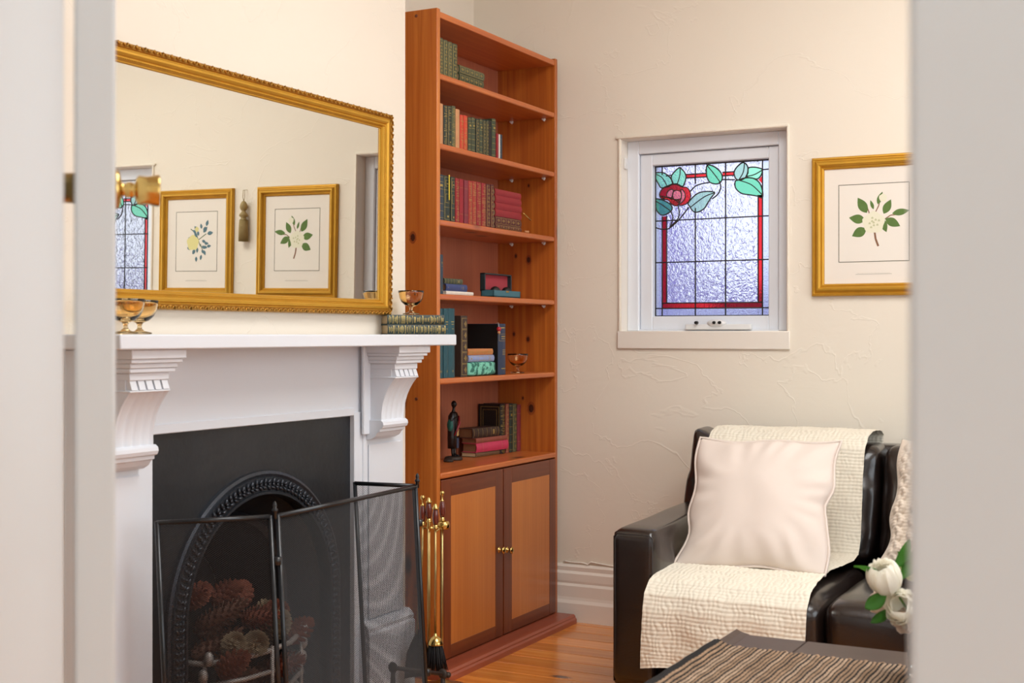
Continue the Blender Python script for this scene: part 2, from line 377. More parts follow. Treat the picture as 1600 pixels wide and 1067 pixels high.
# east wall with an unseen large window, assumed for the side light
mb = MB(); mb.box(XE, XE+0.15, -1.6, 2.05, 0, ZC); mb.box(XE, XE+0.15, 3.95, YB, 0, ZC); mb.box(XE, XE+0.15, 2.05, 3.95, 0, 0.8); mb.box(XE, XE+0.15, 2.05, 3.95, 2.7, ZC)
struct('wall_right', mb, 'wall', 'cream wall with an assumed wide window opposite the fireplace', 'wall')
mb = MB()
for yy in (2.05, 2.98, 3.9): mb.box(XE+0.03, XE+0.09, yy, yy+0.05, 0.8, 2.7)
for zz in (0.8, 2.65): mb.box(XE+0.03, XE+0.09, 2.05, 3.95, zz, zz+0.05)
struct('assumed_east_window', mb, 'trimwhite', 'white framed wide window assumed opposite the fireplace', 'window')  # frame out of view, assumed together with the east light
# door wall (between hall and room)
OX0, OX1 = -0.983, -0.150
mb = MB(); mb.box(XA-0.02, OX0-0.02, 0.80, YS, 0, ZC); mb.box(OX1+0.02, 0.30, 0.80, YS, 0, ZC); mb.box(1.45, XE, 0.80, YS, 0, ZC); mb.box(0.30, 1.45, 0.80, YS, 0, 0.9); mb.box(0.30, 1.45, 0.80, YS, 2.4, ZC); mb.box(OX0-0.02, OX1+0.02, 0.80, YS, 2.15, ZC)
struct('wall_door', mb, 'doorwhite', 'pale grey-white wall pierced by the doorway', 'wall')
mb = MB().box(0.30, 0.35, 0.84, 0.90, 0.9, 2.4).box(1.40, 1.45, 0.84, 0.90, 0.9, 2.4).box(0.30, 1.45, 0.84, 0.90, 0.9, 0.95).box(0.30, 1.45, 0.84, 0.90, 2.35, 2.4).box(0.85, 0.90, 0.84, 0.90, 0.9, 2.4)  # frame of a made-up opening, added to carry the frontal fill
struct('fill_light_window', mb, 'trimwhite', 'white framed window added for the fill light beside the doorway', 'window')
mb = MB(); mb.box(OX0-0.02, OX0, 0.79, YS+0.004, 0, 2.15, 0.003, 2); mb.box(OX1, OX1+0.02, 0.79, YS+0.004, 0, 2.15, 0.003, 2); mb.box(OX0-0.02, OX1+0.02, 0.79, YS+0.004, 2.13, 2.15)
mb.box(OX1+0.004, OX1+0.115, 0.775, 0.80, 0, 2.24, 0.004, 2); mb.box(OX0-0.115, OX0-0.004, 0.775, 0.80, 0, 2.24, 0.004, 2); mb.box(OX0-0.115, OX1+0.115, 0.775, 0.80, 2.14, 2.25, 0.004, 2)
struct('trim_2', mb, 'doorwhite', 'soft grey-white painted door frame at both edges of the picture', 'door frame')
struct('wall_hall', box1(XA, XE, -1.75, -1.6, 0, ZC), 'doorwhite', 'pale hall wall behind the viewer', 'wall')
# tall moulded skirting
def skirt(name, pts_fn, a, b, axis, label):
    prof = [(0,0),(0.030,0),(0.030,0.075),(0.024,0.088),(0.022,0.10),(0.022,0.145),(0.016,0.155),(0.018,0.165),(0.018,0.195),(0.010,0.205),(0.012,0.222),(0.004,0.232),(0,0.232)]
    struct(name, MB().prism([pts_fn(p) for p in prof], axis, a, b), 'creamtrim', label, 'skirting board')
skirt('baseboard_back', lambda p: (YB-p[0], p[1]), XA, XE, 'x', 'tall moulded cream skirting board along the back wall')
skirt('baseboard_left', lambda p: (XA+p[0], p[1]), YC1, YB-0.03, 'y', 'moulded cream skirting board inside the alcove behind the bookcase')
skirt('baseboard_right', lambda p: (XE-p[0], p[1]), YS, YB-0.03, 'y', 'moulded cream skirting board opposite the fireplace')
# thin cable clipped along the skirting
pts = []
for i in range(60):
    x = -2.32+0.9*i/59; t = (x+2.20)/0.02
    pts.append((x, YB-0.006, 0.243-0.012*math.exp(-t*t)*(1 if x < -2.2 else -0.3)+0.0025*math.sin(x*31)-0.012*(x+2.32)))
tag(MB().tube(pts, 0.0032, 6).build('cable', 'creamtrim'), 'thin cream painted cable running along the skirting board', 'cable')

# ================================================================== DOOR LEAF (open, seen edge-on)
def ray(u, d):
    lat = d*(u-800)/F; return Vector((-SN*d+CS*lat, CS*d+SN*lat, 0))
A = ray(180, 1.31); Bf = ray(180.5, 2.06); dirv = (Bf-A).normalized(); ang = math.atan2(dirv.y, dirv.x)
door = bpy.data.objects.new('door_1', None); COL.objects.link(door); door.location = (A.x, A.y, 0); door.rotation_euler = (0, 0, ang)
tag(door, 'white door standing open into the room, seen along its edge', 'door', None, 'structure')
# local x runs along the leaf, local +y is its left (hall) face, thickness 40 mm
mb = MB().box(0, 0.76, 0.0, 0.039, 0.012, 2.08, 0.003, 2)
for (z0, z1) in ((0.25, 0.95), (1.15, 1.95)):
    for (x0, x1) in ((0.11, 0.34), (0.43, 0.66)):
        pass
mb.build('door_leaf', 'doorwhite', door, local=True)
KZ = 1.40
def knob(sgn, y0):
    m = MB(); f = lambda t: y0+sgn*t
    prof = [(0.031, 0.0), (0.031, 0.002), (0.027, 0.006), (0.012, 0.009), (0.009, 0.013), (0.012, 0.017), (0.012, 0.024), (0.010, 0.028), (0.018, 0.030), (0.0225, 0.034), (0.0215, 0.046), (0.0245, 0.062), (0.0235, 0.0645), (0.020, 0.0655), (0.001, 0.066)]
    m.lathe([(r, f(t)) for r, t in prof], (0.70, 0, KZ), 28, True, 'y'); return m
tag(knob(-1, 0.0).build('door_knob', 'brass', door, local=True), 'polished brass knob on the room side of the door')
def hall_knob(y0):
    prof = [(0.031, 0.0), (0.031, 0.002), (0.027, 0.006), (0.010, 0.009), (0.010, 0.012), (0.020, 0.015), (0.0235, 0.017), (0.0225, 0.030), (0.0245, 0.056), (0.0235, 0.0585), (0.001, 0.060)]
    return MB().lathe([(r, y0+t) for r, t in prof], (0.70, 0, KZ), 28, True, 'y')
tag(hall_knob(0.039).build('door_knob', 'oldbrass', door, local=True), 'brass knob on the hall side, seen through the hinge gap')


# ================================================================== FIREPLACE SURROUND
fs = thing('fireplace_surround', 'white painted timber fireplace surround with carved brackets and deep mantel shelf', 'fireplace', (XB, 2.98, 0))
MZ = CZ+0.001; SXF = -2.345
MB().box(XB, -2.187, 2.243, 3.785, MZ-0.036, MZ, 0.004, 2).build('mantel_shelf', 'mantelwhite', fs)
mb = MB(); mb.box(XB, SXF-0.012, 2.27, 3.705, 0.935, MZ-0.036); mb.build('frieze', 'mantelwhite', fs)
mb = MB().box(XB, SXF-0.006, 2.47, 2.525, 0, 0.935, 0.002).box(XB, SXF-0.006, 3.425, 3.485, 0, 0.935, 0.002).box(XB, SXF-0.006, 2.525, 3.425, 0.925, 0.95, 0.002)
mb.build('opening_frame', 'mantelwhite', fs)
for (a, b) in ((2.262, 2.490), (3.468, 3.703)):
    mb = MB().box(XB, SXF, a, b, 0.0, MZ-0.036, 0.003); mb.box(SXF, SXF+0.007, a+0.022, b-0.022, 0.27, 0.83, 0.003); mb.build('pilaster', 'mantelwhite', fs)
    mb = MB(); mb.prism([(XB, 0), (SXF+0.034, 0), (SXF+0.034, 0.228), (SXF+0.028, 0.236), (SXF+0.030, 0.248), (SXF+0.012, 0.268), (XB, 0.268)], 'y', a-0.018, b+0.018); mb.build('plinth_block', 'mantelwhite', fs)
for k, (a, b) in enumerate(((2.328, 2.463), (3.488, 3.623))):
    br = MB()
    br.box(SXF, SXF+0.012, a-0.035, b+0.035, 0.862, MZ-0.036, 0.003)                     # backing slab
    # scroll with fluted front
    prof = [(1.046, -2.240), (1.038, -2.247), (1.022, -2.260), (1.005, -2.271), (0.985, -2.281), (0.96, -2.289), (0.93, -2.294), (0.905, -2.294)]
    n = 40; V = []
    for i in range(n+1):
        f = i/n; yy = a+(b-a)*f
        g = 0.0 if f < 0.07 or f > 0.93 else 0.0052*abs(math.sin(((f-0.07)/0.86)*PI*4))**0.7
        if (f < 0.07 or f > 0.93): g = 0.006
        V.append([br.bm.verts.new((x+g-0.004, yy, z)) for z, x in prof])
    for i in range(n):
        for j in range(len(prof)-1): br.face([V[i][j], V[i+1][j], V[i+1][j+1], V[i][j+1]], True)
    back = SXF+0.002
    for s_, V_ in ((a, V[0]), (b, V[-1])):
        t0 = br.bm.verts.new((back, s_, 1.046)); t1 = br.bm.verts.new((back, s_, 0.905)); br.face([t0]+V_+[t1])
    br.prism([(back, 0.908), (-2.290, 0.908), (-2.282, 0.902), (-2.280, 0.893), (-2.284, 0.884), (-2.294, 0.880), (-2.294, 0.872), (-2.304, 0.868), (-2.312, 0.856), (-2.330, 0.846), (back, 0.846)], 'y', a-0.006, b+0.006)
    br.build('bracket', 'mantelwhite', fs)
    # cornice steps and dentils
    cp = MB()
    for (x, z0, z1, e) in ((-2.207, 1.122, MZ-0.0365, 0.026), (-2.214, 1.112, 1.122, 0.020), (-2.224, 1.100, 1.112, 0.014), (-2.229, 1.089, 1.100, 0.010), (-2.240, 1.070, 1.089, 0.0), (-2.237, 1.041, 1.047, 0.002)):
        cp.box(back, x, a-e, b+e, z0, z1, 0.0025, 2)
    cp.box(back, -2.254, a, b, 1.046, 1.071)
    cp.build('cornice', 'mantelwhite', fs)
    nd = 5; wd = (b-a)/(nd+0.0)
    for i in range(nd):
        y0 = a+wd*(i+0.12)
        mbd = MB(); mbd.prism([(-2.256, 1.0475), (-2.236, 1.0475), (-2.244, 1.0700), (-2.256, 1.0700)], 'y', y0, y0+wd*0.76); mbd.build('dentil', 'mantelwhite', fs)

# ================================================================== IRON INSERT
ins = thing('fireplace_insert', 'black cast iron arched fireplace insert inside the white surround', 'fireplace insert', (-2.37, 2.978, 0))
YM, RO, RI, ZS = 2.972, 0.378, 0.318, 0.405
def arch(r, n=40, zs=ZS, zb=0.0, rx=None):
    rx = rx or r; return [(YM-rx, zb)]+[(YM-rx*math.cos(PI*i/n), zs+r*math.sin(PI*i/n)) for i in range(n+1)]+[(YM+rx, zb)]
def arch_band(mb, r0, x0, r1, x1, sm=True, zs0=ZS, zs1=ZS, n=40):
    A_ = [mb.bm.verts.new((x0, p[0], p[1])) for p in arch(r0, n, zs0)]; B_ = [mb.bm.verts.new((x1, p[0], p[1])) for p in arch(r1, n, zs1)]
    for i in range(len(A_)-1): mb.face([A_[i], A_[i+1], B_[i+1], B_[i]], sm)
# plate with arched hole
mb = MB(); n = 40; pts = arch(RO-0.01, n); XP = -2.368
outer = []
for (yy, zz) in pts:
    if zz <= ZS: outer.append((2.5 if yy < YM else 3.45, zz))
    else:
        dx, dz = yy-YM, zz-ZS; t = min((0.475/abs(dx)) if abs(dx) > 1e-6 else 1e9, (0.935-ZS)/dz if dz > 1e-6 else 1e9); outer.append((YM+dx*t, ZS+dz*t))
A_ = [mb.bm.verts.new((XP, *p)) for p in pts]; B_ = [mb.bm.verts.new((XP, *p)) for p in outer]
C_ = [mb.bm.verts.new((XP-0.012, *p)) for p in outer]
for i in range(len(A_)-1): mb.face([A_[i], A_[i+1], B_[i+1], B_[i]]); mb.face([B_[i], B_[i+1], C_[i+1], C_[i]])
cl = mb.bm.verts.new((XP, 2.497, 0.935)); cr_ = mb.bm.verts.new((XP, 3.447, 0.935))
for i in range(len(B_)-1):
    a, b = B_[i].co, B_[i+1].co
    if abs(a.z-b.z) > 1e-5 and abs(a.y-b.y) > 1e-5: mb.face([B_[i], B_[i+1], cl if a.y < YM else cr_])
mb.build('face_plate', 'iron', ins)
mb = MB()
steps = [(RO+0.010, XP), (RO+0.008, XP+0.010), (RO, XP+0.014), (RO-0.008, XP+0.010), (RO-0.010, XP+0.016), (RI+0.012, XP+0.016), (RI+0.010, XP+0.022), (RI+0.003, XP+0.022), (RI, XP+0.012), (RI, XP-0.02)]
for (r0, x0), (r1, x1) in zip(steps, steps[1:]): arch_band(mb, r0, x0, r1, x1)
mb.build('arch_moulding', 'ironornate', ins)
mb = MB(); rm = (RO+RI)/2
def arcpos(t):       # t runs along the arch, metres from the left foot
    if t < ZS: return YM-rm, t, 0
    if t < ZS+PI*rm: a = (t-ZS)/rm; return YM-rm*math.cos(a), ZS+rm*math.sin(a), a
    return YM+rm, ZS-(t-ZS-PI*rm), PI
tt = 0.1
kk = 0
while tt < 2*ZS+PI*rm-0.1:
    yy, zz, a = arcpos(tt); rot = Matrix.Rotation(-a+PI/2, 4, 'X')
    for s_ in (-1, 1):
        mb.ball((XP+0.018, yy+s_*0.010*math.cos(a)*1.0, zz-s_*0.010*math.sin(a)), 0.008, 6, (0.8, 1.3, 0.55), Matrix.Rotation(-a+s_*0.8+(0.5 if kk % 2 else 0), 4, 'X'))
    mb.ball((XP+0.019, yy, zz), 0.0045, 6)
    tt += 0.019; kk += 1
tag(mb.build('arch_ornament', 'ironornate', ins), None, None, None, 'stuff')
mb = MB(); arch_band(mb, RI, XP-0.02, 0.27, XP-0.11, zs1=ZS-0.01); arch_band(mb, 0.27, XP-0.11, 0.262, XP-0.10, zs0=ZS-0.01, zs1=ZS-0.01); arch_band(mb, 0.262, XP-0.10, 0.245, XP-0.11, zs0=ZS-0.01, zs1=ZS-0.01)
mb.build('inner_cheek', 'iron', ins)
mb = MB(); arch_band(mb, 0.245, XP-0.11, 0.20, XP-0.32, zs0=ZS-0.01, zs1=ZS-0.05)
P_ = arch(0.20, 20, ZS-0.05); mb.face([mb.bm.verts.new((XP-0.32, *p)) for p in P_]); mb.build('fireback', 'soot', ins)
mb = MB(); mb.box(XP-0.34, XP+0.0, 2.60, 3.36, -0.01, 0.02); mb.build('hearth_floor', 'soot', ins)

# grate basket
gr = thing('fire_grate', 'worn silvery grate basket holding pine cones in the arched fireplace', 'fire grate', (-2.42, YM, 0.02))
def gpath(z, e=0.0): return [(-2.50, YM-0.225, z), (-2.385-e, YM-0.215, z), (-2.335-e, YM-0.10, z), (-2.325-e, YM, z), (-2.335-e, YM+0.10, z), (-2.385-e, YM+0.215, z), (-2.50, YM+0.225, z)]
for z, r in ((0.285, 0.008), (0.225, 0.007), (0.165, 0.007), (0.105, 0.008)): MB().tube(gpath(z), r, 8).build('grate_bar', 'greyiron', gr)
for (x, yy) in ((-2.385, YM-0.215), (-2.325, YM), (-2.385, YM+0.215)):
    MB().tube([(x+0.004, yy, 0.021), (x+0.004, yy, 0.297)], 0.006, 8).build('grate_upright', 'greyiron', gr)
mb = MB().box(-2.56, -2.345, YM-0.2, YM+0.2, 0.10, 0.112); mb.build('grate_floor', 'iron', gr)
for s_ in (-1, 1):
    mb = MB()
    for i in range(5): mb.ball((-2.41+0.01*i, YM+s_*(0.222+0.012*math.sin(i)), 0.12+0.045*i), 0.014, 8, (1, 1.0, 1.5))
    mb.build('grate_scroll', 'greyiron', gr)

# pine cones
def cone_mesh(L_, R_, seed):
    rnd = random.Random(seed); mb = MB()
    mb.lathe([(0.001, 0), (R_*0.45, L_*0.04), (R_*0.62, L_*0.25), (R_*0.55, L_*0.6), (R_*0.3, L_*0.88), (0.001, L_)], (0, 0, 0), 8)
    n = 78
    for i in range(n):
        f = (i+0.5)/n; z = L_*(0.03+0.94*f); a = i*2.39996
        rr = R_*(math.sin(PI*(0.14+0.80*f))**0.75); rc = rr*0.5; ln = rr*1.0+0.001; wdt = R_*0.28*(1-0.45*f); th = R_*0.12
        ca, sa = math.cos(a), math.sin(a); lift = R_*(0.05+0.45*f)
        def P(r, w_, dz): return mb.bm.verts.new((ca*r-sa*w_, sa*r+ca*w_, z+dz))
        b0, b1 = P(rc*0.8, -wdt*0.4, -th), P(rc*0.8, wdt*0.4, -th); m0, m1 = P(ln*0.9, -wdt, lift*0.8), P(ln*0.9, wdt, lift*0.8); t = P(ln*1.08, 0, lift); u_ = P(ln*0.85, 0, lift-th*1.6)
        mb.face([b0, b1, m1, m0]); mb.face([m0, m1, t]); mb.face([b0, m0, u_]); mb.face([b1, u_, m1]); mb.face([m0, t, u_]); mb.face([t, m1, u_]); mb.face([b0, u_, b1])
    return mb
protos = {}
for nm, mt, L_, R_ in (('long', 'cone', 0.15, 0.034), ('russet', 'conered', 0.10, 0.036), ('grey', 'cone2', 0.09, 0.036)):
    o = cone_mesh(L_, R_, 1).build('pine_cone', mt); protos[nm] = o.data; bpy.data.objects.remove(o)
cones = [('long', (-2.44, 2.79, 0.372), (1.1, 0.0, 2.2), 'long brown pine cone leaning across the middle of the heap'),
 ('long', (-2.43, 2.76, 0.300), (1.2, 0.2, 2.6), 'long brown pine cone lying low at the left of the grate'),
 ('russet', (-2.50, 2.80, 0.43), (1.0, 0.3, 1.4), 'russet pine cone at the top left of the heap'),
 ('russet', (-2.50, 2.92, 0.42), (1.3, 0.0, 2.9), 'russet pine cone on top of the heap at its centre'),
 ('russet', (-2.46, 3.00, 0.40), (1.2, 0.4, 3.6), 'russet pine cone on top of the heap at its right'),
 ('russet', (-2.43, 3.10, 0.355), (1.3, 0.1, 1.0), 'russet pine cone at the upper right edge of the grate'),
 ('grey', (-2.375, 2.86, 0.30), (0.6, 0.9, 0.0), 'greyish open pine cone standing at the front bar, left of centre'),
 ('grey', (-2.375, 2.955, 0.305), (1.3, 0.9, 0.6), 'round grey-brown pine cone facing out at the front bar'),
 ('grey', (-2.385, 3.05, 0.300), (0.3, 0.6, 0.3), 'pale olive pine cone standing at the right of the front bar'),
 ('grey', (-2.46, 3.12, 0.30), (0.4, 0.1, 0.3), 'greyish pine cone standing behind the right end of the grate'),
 ('russet', (-2.415, 2.95, 0.365), (1.4, 0.2, 2.0), 'small russet pine cone filling the centre of the heap'),
 ('russet', (-2.36, 2.79, 0.26), (0.9, 0.6, 1.2), 'russet pine cone wedged at the lower left of the grate'),
 ('long', (-2.52, 2.88, 0.33), (1.3, 0.0, 2.9), 'brown pine cone buried at the back of the heap'),
 ('russet', (-2.39, 3.13, 0.275), (1.2, 0.3, 2.9), 'russet pine cone behind the right hand corner of the grate'),
 ('long', (-2.40, 2.83, 0.20), (1.5, 0.0, 3.1), 'brown pine cone lying between the lower bars at left'),
 ('long', (-2.41, 3.13, 0.19), (1.5, 0.0, 0.1), 'brown pine cone lying between the lower bars at right'),
 ('russet', (-2.36, 3.00, 0.22), (1.3, 0.5, 2.2), 'russet pine cone just beneath the top front bar'),
 ('long', (-2.46, 2.90, 0.24), (1.5, 0.0, 3.2), 'brown pine cone deep inside the middle of the grate')]
for nm, loc, rot, lb in cones:
    o = bpy.data.objects.new('pine_cone', protos[nm]); COL.objects.link(o); o.location = loc; o.rotation_euler = (rot[0]*(1), rot[1], rot[2])
    tag(o, lb, 'pine cone', 'pine cones heaped in the grate')

# ================================================================== FIRE SCREEN
P1, P2, P0, P3 = Vector((-2.060, 2.648, 0)), Vector((-2.094, 3.385, 0)), Vector((-2.252, 2.415, 0)), Vector((-2.315, 3.355, 0))
HS, SL = 0.725, 0.045
scr = thing('fire_screen', 'folding black wire mesh fire screen standing in front of the fireplace', 'fire screen', (-2.06, 3.0, 0))
def lean(p, z): return Vector((p.x+SL*(1-z/HS), p.y, z))
def panel(a, b, first):
    pn = MB()
    d = (b-a).normalized(); ga = 0.012
    a2, b2 = a+d*ga, b-d*ga
    pn.tube([lean(a2, 0.0), lean(a2, HS)], 0.0065, 10); pn.tube([lean(b2, 0.0), lean(b2, HS)], 0.0065, 10)
    pn.tube([lean(a2, HS-0.004), lean(b2, HS-0.004)], 0.0065, 10); pn.tube([lean(a2, 0.03), lean(b2, 0.03)], 0.006, 10)
    f = pn.build('screen_panel', 'blackmetal', scr)
    # crossing wires
    wm = MB(); Wd = (b2-a2).length; z0, z1 = 0.03, HS-0.004; hh = z1-z0; px, pz = 0.0082, 0.0052; r = 0.00062
    tn = pz/px
    for sg in (1, -1):
        k0 = -int(hh/tn/px)-2; k1 = int((Wd+hh/tn)/px)+2
        for k in range(k0, k1):
            # line x = k*px + sg*(z)/tn
            x0 = k*px if sg > 0 else k*px+0.0
            def X_(z): return (x0+z/tn) if sg > 0 else (x0-z/tn+0.0)
            zs = [0, hh]
            za = (0-x0)*tn*sg; zb = (Wd-x0)*tn*sg; lo, hi = min(za, zb), max(za, zb)
            lo, hi = max(lo, 0), min(hi, hh)
            if hi-lo < 0.002: continue
            q = []
            for z in (lo, hi):
                x = x0+sg*z/tn; p = a2+d*x; q.append(lean(p, z0+z))
            wm.tube(q, r, 3, False, False)
    tag(wm.build('wire_mesh', 'wire', scr), None, None, None, 'stuff')
panel(P0, P1, 1); panel(P1, P2, 0); panel(P2, P3, 0)
for p in (P1, P2):
    t = lean(p, HS)
    MB().lathe([(0.0055, -0.01), (0.0055, 0.008), (0.008, 0.010), (0.008, 0.014), (0.004, 0.018), (0.006, 0.024), (0.004, 0.031), (0.001, 0.035)], t, 12).build('finial', 'blackmetal', scr)
    for z in (0.15, 0.6): MB().lathe([(0.010, 0), (0.010, 0.02)], lean(p, z), 8).build('hinge_clip', 'blackmetal', scr)

# ================================================================== FIRE TOOLS
def tool_xy(u, X): return X, Yx(u, X)
TB = Vector((-2.205, Yx(690, -2.205), 0))
def zt(v, X, Y): return Zv(v, X, Y)
def wood_handle(parent, c, z0, z1, ball=False):
    x, yy = c; h = z1-z0
    MB().lathe([(0.0055, z0), (0.0085, z0+0.1*h), (0.0105, z0+0.35*h), (0.0105, z0+0.6*h), (0.008, z0+0.9*h), (0.0065, z1)], (x, yy, 0), 14).build('handle', 'darkwoodh', parent)
    mb = MB().lathe([(0.010, z0-0.012), (0.010, z0-0.008), (0.007, z0-0.006), (0.009, z0)], (x, yy, 0), 14)
    mb.build('collar', 'brass', parent)
    if ball: MB().lathe([(0.007, z1), (0.007, z1+0.003), (0.003, z1+0.005), (0.0028, z1+0.018), (0.0065, z1+0.021), (0.0085, z1+0.027), (0.0065, z1+0.033), (0.001, z1+0.036)], (x, yy, 0), 14).build('finial', 'brass', parent)
    else: MB().lathe([(0.0115, z1), (0.0115, z1+0.003), (0.008, z1+0.007), (0.006, z1+0.012), (0.0035, z1+0.016), (0.001, z1+0.018)], (x, yy, 0), 14).build('finial', 'brass', parent)
X4 = -2.225; c4 = (X4, Yx(691, X4)); zz = lambda v, c: Zv(v, c[0], c[1])
st = thing('fire_tool_stand', 'brass stand with ball finial and curved hanger plate beside the bookcase', 'tool stand', (c4[0], c4[1], 0))
MB().tube([(c4[0], c4[1], 0.03), (c4[0], c4[1], zz(812, c4))], 0.0042, 12).build('pole', 'oldbrass', st)
wood_handle(st, c4, zz(808, c4), zz(783, c4), True)
MB().lathe([(0.001, 0), (0.085, 0), (0.085, 0.008), (0.06, 0.014), (0.03, 0.022), (0.01, 0.032), (0.001, 0.034)], (c4[0], c4[1], 0), 28).build('base', 'oldbrass', st)
zh = zz(820, c4)
mb = MB().grid(14, 5, lambda a, b: (c4[0]+0.004+0.016*math.cos((a-0.5)*PI*0.9), c4[1]+0.019*math.sin((a-0.5)*PI*1.0)+0.004, zh-0.013+0.026*b-0.010*b*abs(a-0.5)))
mb = MB(); 
mb.lathe([(0.0185, zh-0.014), (0.0205, zh-0.006), (0.0205, zh+0.004), (0.017, zh+0.012), (0.004, zh+0.014)], (c4[0]+0.002, c4[1]+0.006, 0), 20)
mb.build('hanger_plate', 'brass', st)
X1 = -2.262; c1 = (X1, Yx(660.5, X1)); X2 = -2.240; c2 = (X2, Yx(670, X2)); X3 = -2.185; c3 = (X3, Yx(680.5, X3))
for c in (c1, c2, c3):
    MB().tube([(c4[0], c4[1], zh-0.004), (c[0], c[1], zh-0.006)], 0.003, 8).build('hook_arm', 'brass', st)
zt_ = zh-0.012
sh = thing('fire_shovel', 'fire shovel with wooden handle, its worn blade low behind the mesh', 'fire shovel', (c1[0], c1[1], zt_))
wood_handle(sh, c1, zz(815, c1), zz(790, c1), True)
e1 = (X1-0.0, Yx(651, X1), 0.20); MB().tube([(c1[0], c1[1], zz(816, c1)), (c1[0], c1[1]-0.003, 0.45), e1], 0.0036, 10).build('shaft', 'oldbrass', sh)
mb = MB()
def blade(a, b):
    w_ = (0.012+0.030*min(1, a*2.2)); x = e1[0]+(b-0.5)*2*w_*0.55+0.012*abs(b-0.5)*2; yy = e1[1]-0.030*a+(b-0.5)*2*w_*0.7; z = 0.215-0.150*a
    return (x, yy, z)
G = mb.grid(10, 9, blade); 
bmesh.ops.solidify(mb.bm, geom=list(mb.bm.faces), thickness=0.0015)
mb.build('blade', 'rustiron', sh)
tg = thing('fire_tongs', 'brass fire tongs with twin rods hanging beside the bookcase', 'fire tongs', (c2[0], c2[1], zt_))
wood_handle(tg, c2, zz(810, c2), zz(785, c2))
MB().lathe([(0.005, zz(830, c2)), (0.0065, zz(824, c2)), (0.0065, zz(812, c2)), (0.005, zz(810, c2))], (c2[0], c2[1], 0), 10).build('pivot', 'brass', tg)
for s_ in (-1, 1):
    MB().tube([(c2[0], c2[1]+s_*0.0035, zz(826, c2)), (c2[0], c2[1]+s_*0.0045, 0.3), (c2[0]+0.002, c2[1]+s_*0.0040, 0.07)], 0.0032, 8).build('arm', 'oldbrass', tg)
bs = thing('hearth_brush', 'hearth brush with brass dome and black bristles hanging lowest in front', 'brush', (c3[0], c3[1], zt_))
wood_handle(bs, c3, zz(820, c3), zz(795, c3))
MB().tube([(c3[0], c3[1], zz(822, c3)), (c3[0], c3[1], zz(991, c3))], 0.0036, 10).build('shaft', 'oldbrass', bs)
zb = zz(1007, c3)
MB().lathe([(0.0255, zb), (0.0265, zb+0.002), (0.0245, zb+0.008), (0.019, zb+0.019), (0.010, zb+0.027), (0.005, zb+0.029), (0.005, zb+0.036), (0.001, zb+0.037)], (c3[0], c3[1], 0), 24).build('dome', 'brass', bs)
mb = MB(); rnd = random.Random(3)
for i in range(230):
    a = rnd.random()*2*PI; r = 0.022*math.sqrt(rnd.random()); ln = 0.075+0.02*rnd.random()
    p0 = Vector((c3[0]+r*math.cos(a), c3[1]+r*math.sin(a), zb+0.004)); f = 1.35+0.2*rnd.random()
    p1 = Vector((c3[0]+r*f*math.cos(a), c3[1]+r*f*math.sin(a)+0.004, zb-ln*0.6)); p2 = Vector((c3[0]+r*f*1.15*math.cos(a)+rnd.uniform(-.004, .004), c3[1]+r*f*1.15*math.sin(a)+rnd.uniform(-.004, .004)+0.008, zb-ln))
    mb.tube([p0, p1, p2], [0.0013, 0.0013, 0.0006], 4)
tag(mb.build('bristles', 'bristle', bs), None, None, None, 'stuff')
# iron bar
ax = -2.145; ya, yb = Yx(614, ax-0.03), Yx(692, ax); za_ = Zv(1043, ax-0.03, ya); zb_ = Zv(1053, ax, yb)
an = thing('fire_dog', 'low rusty iron bar with knobbed ends beside the fire tools', 'andiron', (ax, (ya+yb)/2, 0))
pa, pb = Vector((ax-0.03, ya, za_)), Vector((ax, yb, zb_))
MB().tube([pa, pb], 0.0065, 10).build('bar', 'rustiron', an)
for p in (pa, pb):
    dv = (pb-pa).normalized()
    MB().ball(p, 0.016, 14, (1, 0.6, 1.1)).build('knob', 'rustiron', an); MB().tube([p, (p.x, p.y, 0.0)], [0.007, 0.010], 10).build('foot', 'rustiron', an)
MB().ball(pb+Vector((0.012, 0.012, -0.004)), 0.010, 12).build('knob', 'rustiron', an)

# ================================================================== MIRROR
def frame_sweep(mb, w_, h_, prof, sm=False):
    """mitred picture frame in local y (width) / z (height); prof = (inset from the outer edge, height off the wall)"""
    rings = []
    for ins_, out in prof:
        a, b = w_/2-ins_, h_/2-ins_
        rings.append([mb.bm.verts.new((out, sy*a, sz*b)) for sy, sz in ((-1,-1),(1,-1),(1,1),(-1,1))])
    for A_, B_ in zip(rings, rings[1:]):
        for i in range(4): mb.face([A_[i], A_[(i+1) % 4], B_[(i+1) % 4], B_[i]], sm)
MW, MH = 1.325, 0.662
my0, my1 = 3.648-MW, 3.648
mr = thing('wall_mirror', 'large landscape mirror in a gilt frame above the mantel shelf', 'mirror', (XB+0.004, (my0+my1)/2, 1.2445+MH/2), (0, math.radians(0.55), 0))
mb = MB(); frame_sweep(mb, MW, MH, [(0, 0), (0, 0.020), (0.002, 0.028), (0.008, 0.030), (0.014, 0.028), (0.016, 0.024)]); mb.build('outer_moulding', 'goldworn', mr, local=True)
mb = MB(); frame_sweep(mb, MW, MH, [(0.016, 0.024), (0.019, 0.024), (0.022, 0.029), (0.028, 0.030), (0.033, 0.026), (0.036, 0.021), (0.040, 0.022), (0.043, 0.019), (0.046, 0.014), (0.049, 0.014), (0.051, 0.009)])
mb.build('frame', 'gold', mr, local=True)
mb = MB(); mb.box(0.006, 0.0095, -MW/2+0.045, MW/2-0.045, -MH/2+0.045, MH/2-0.045); mb.build('mirror_glass', 'mirror', mr, local=True)
mb = MB(); mb.box(0.0, 0.006, -MW/2+0.01, MW/2-0.01, -MH/2+0.01, MH/2-0.01); mb.build('backing', 'brown', mr, local=True)
mb = MB(); rnd = random.Random(5)
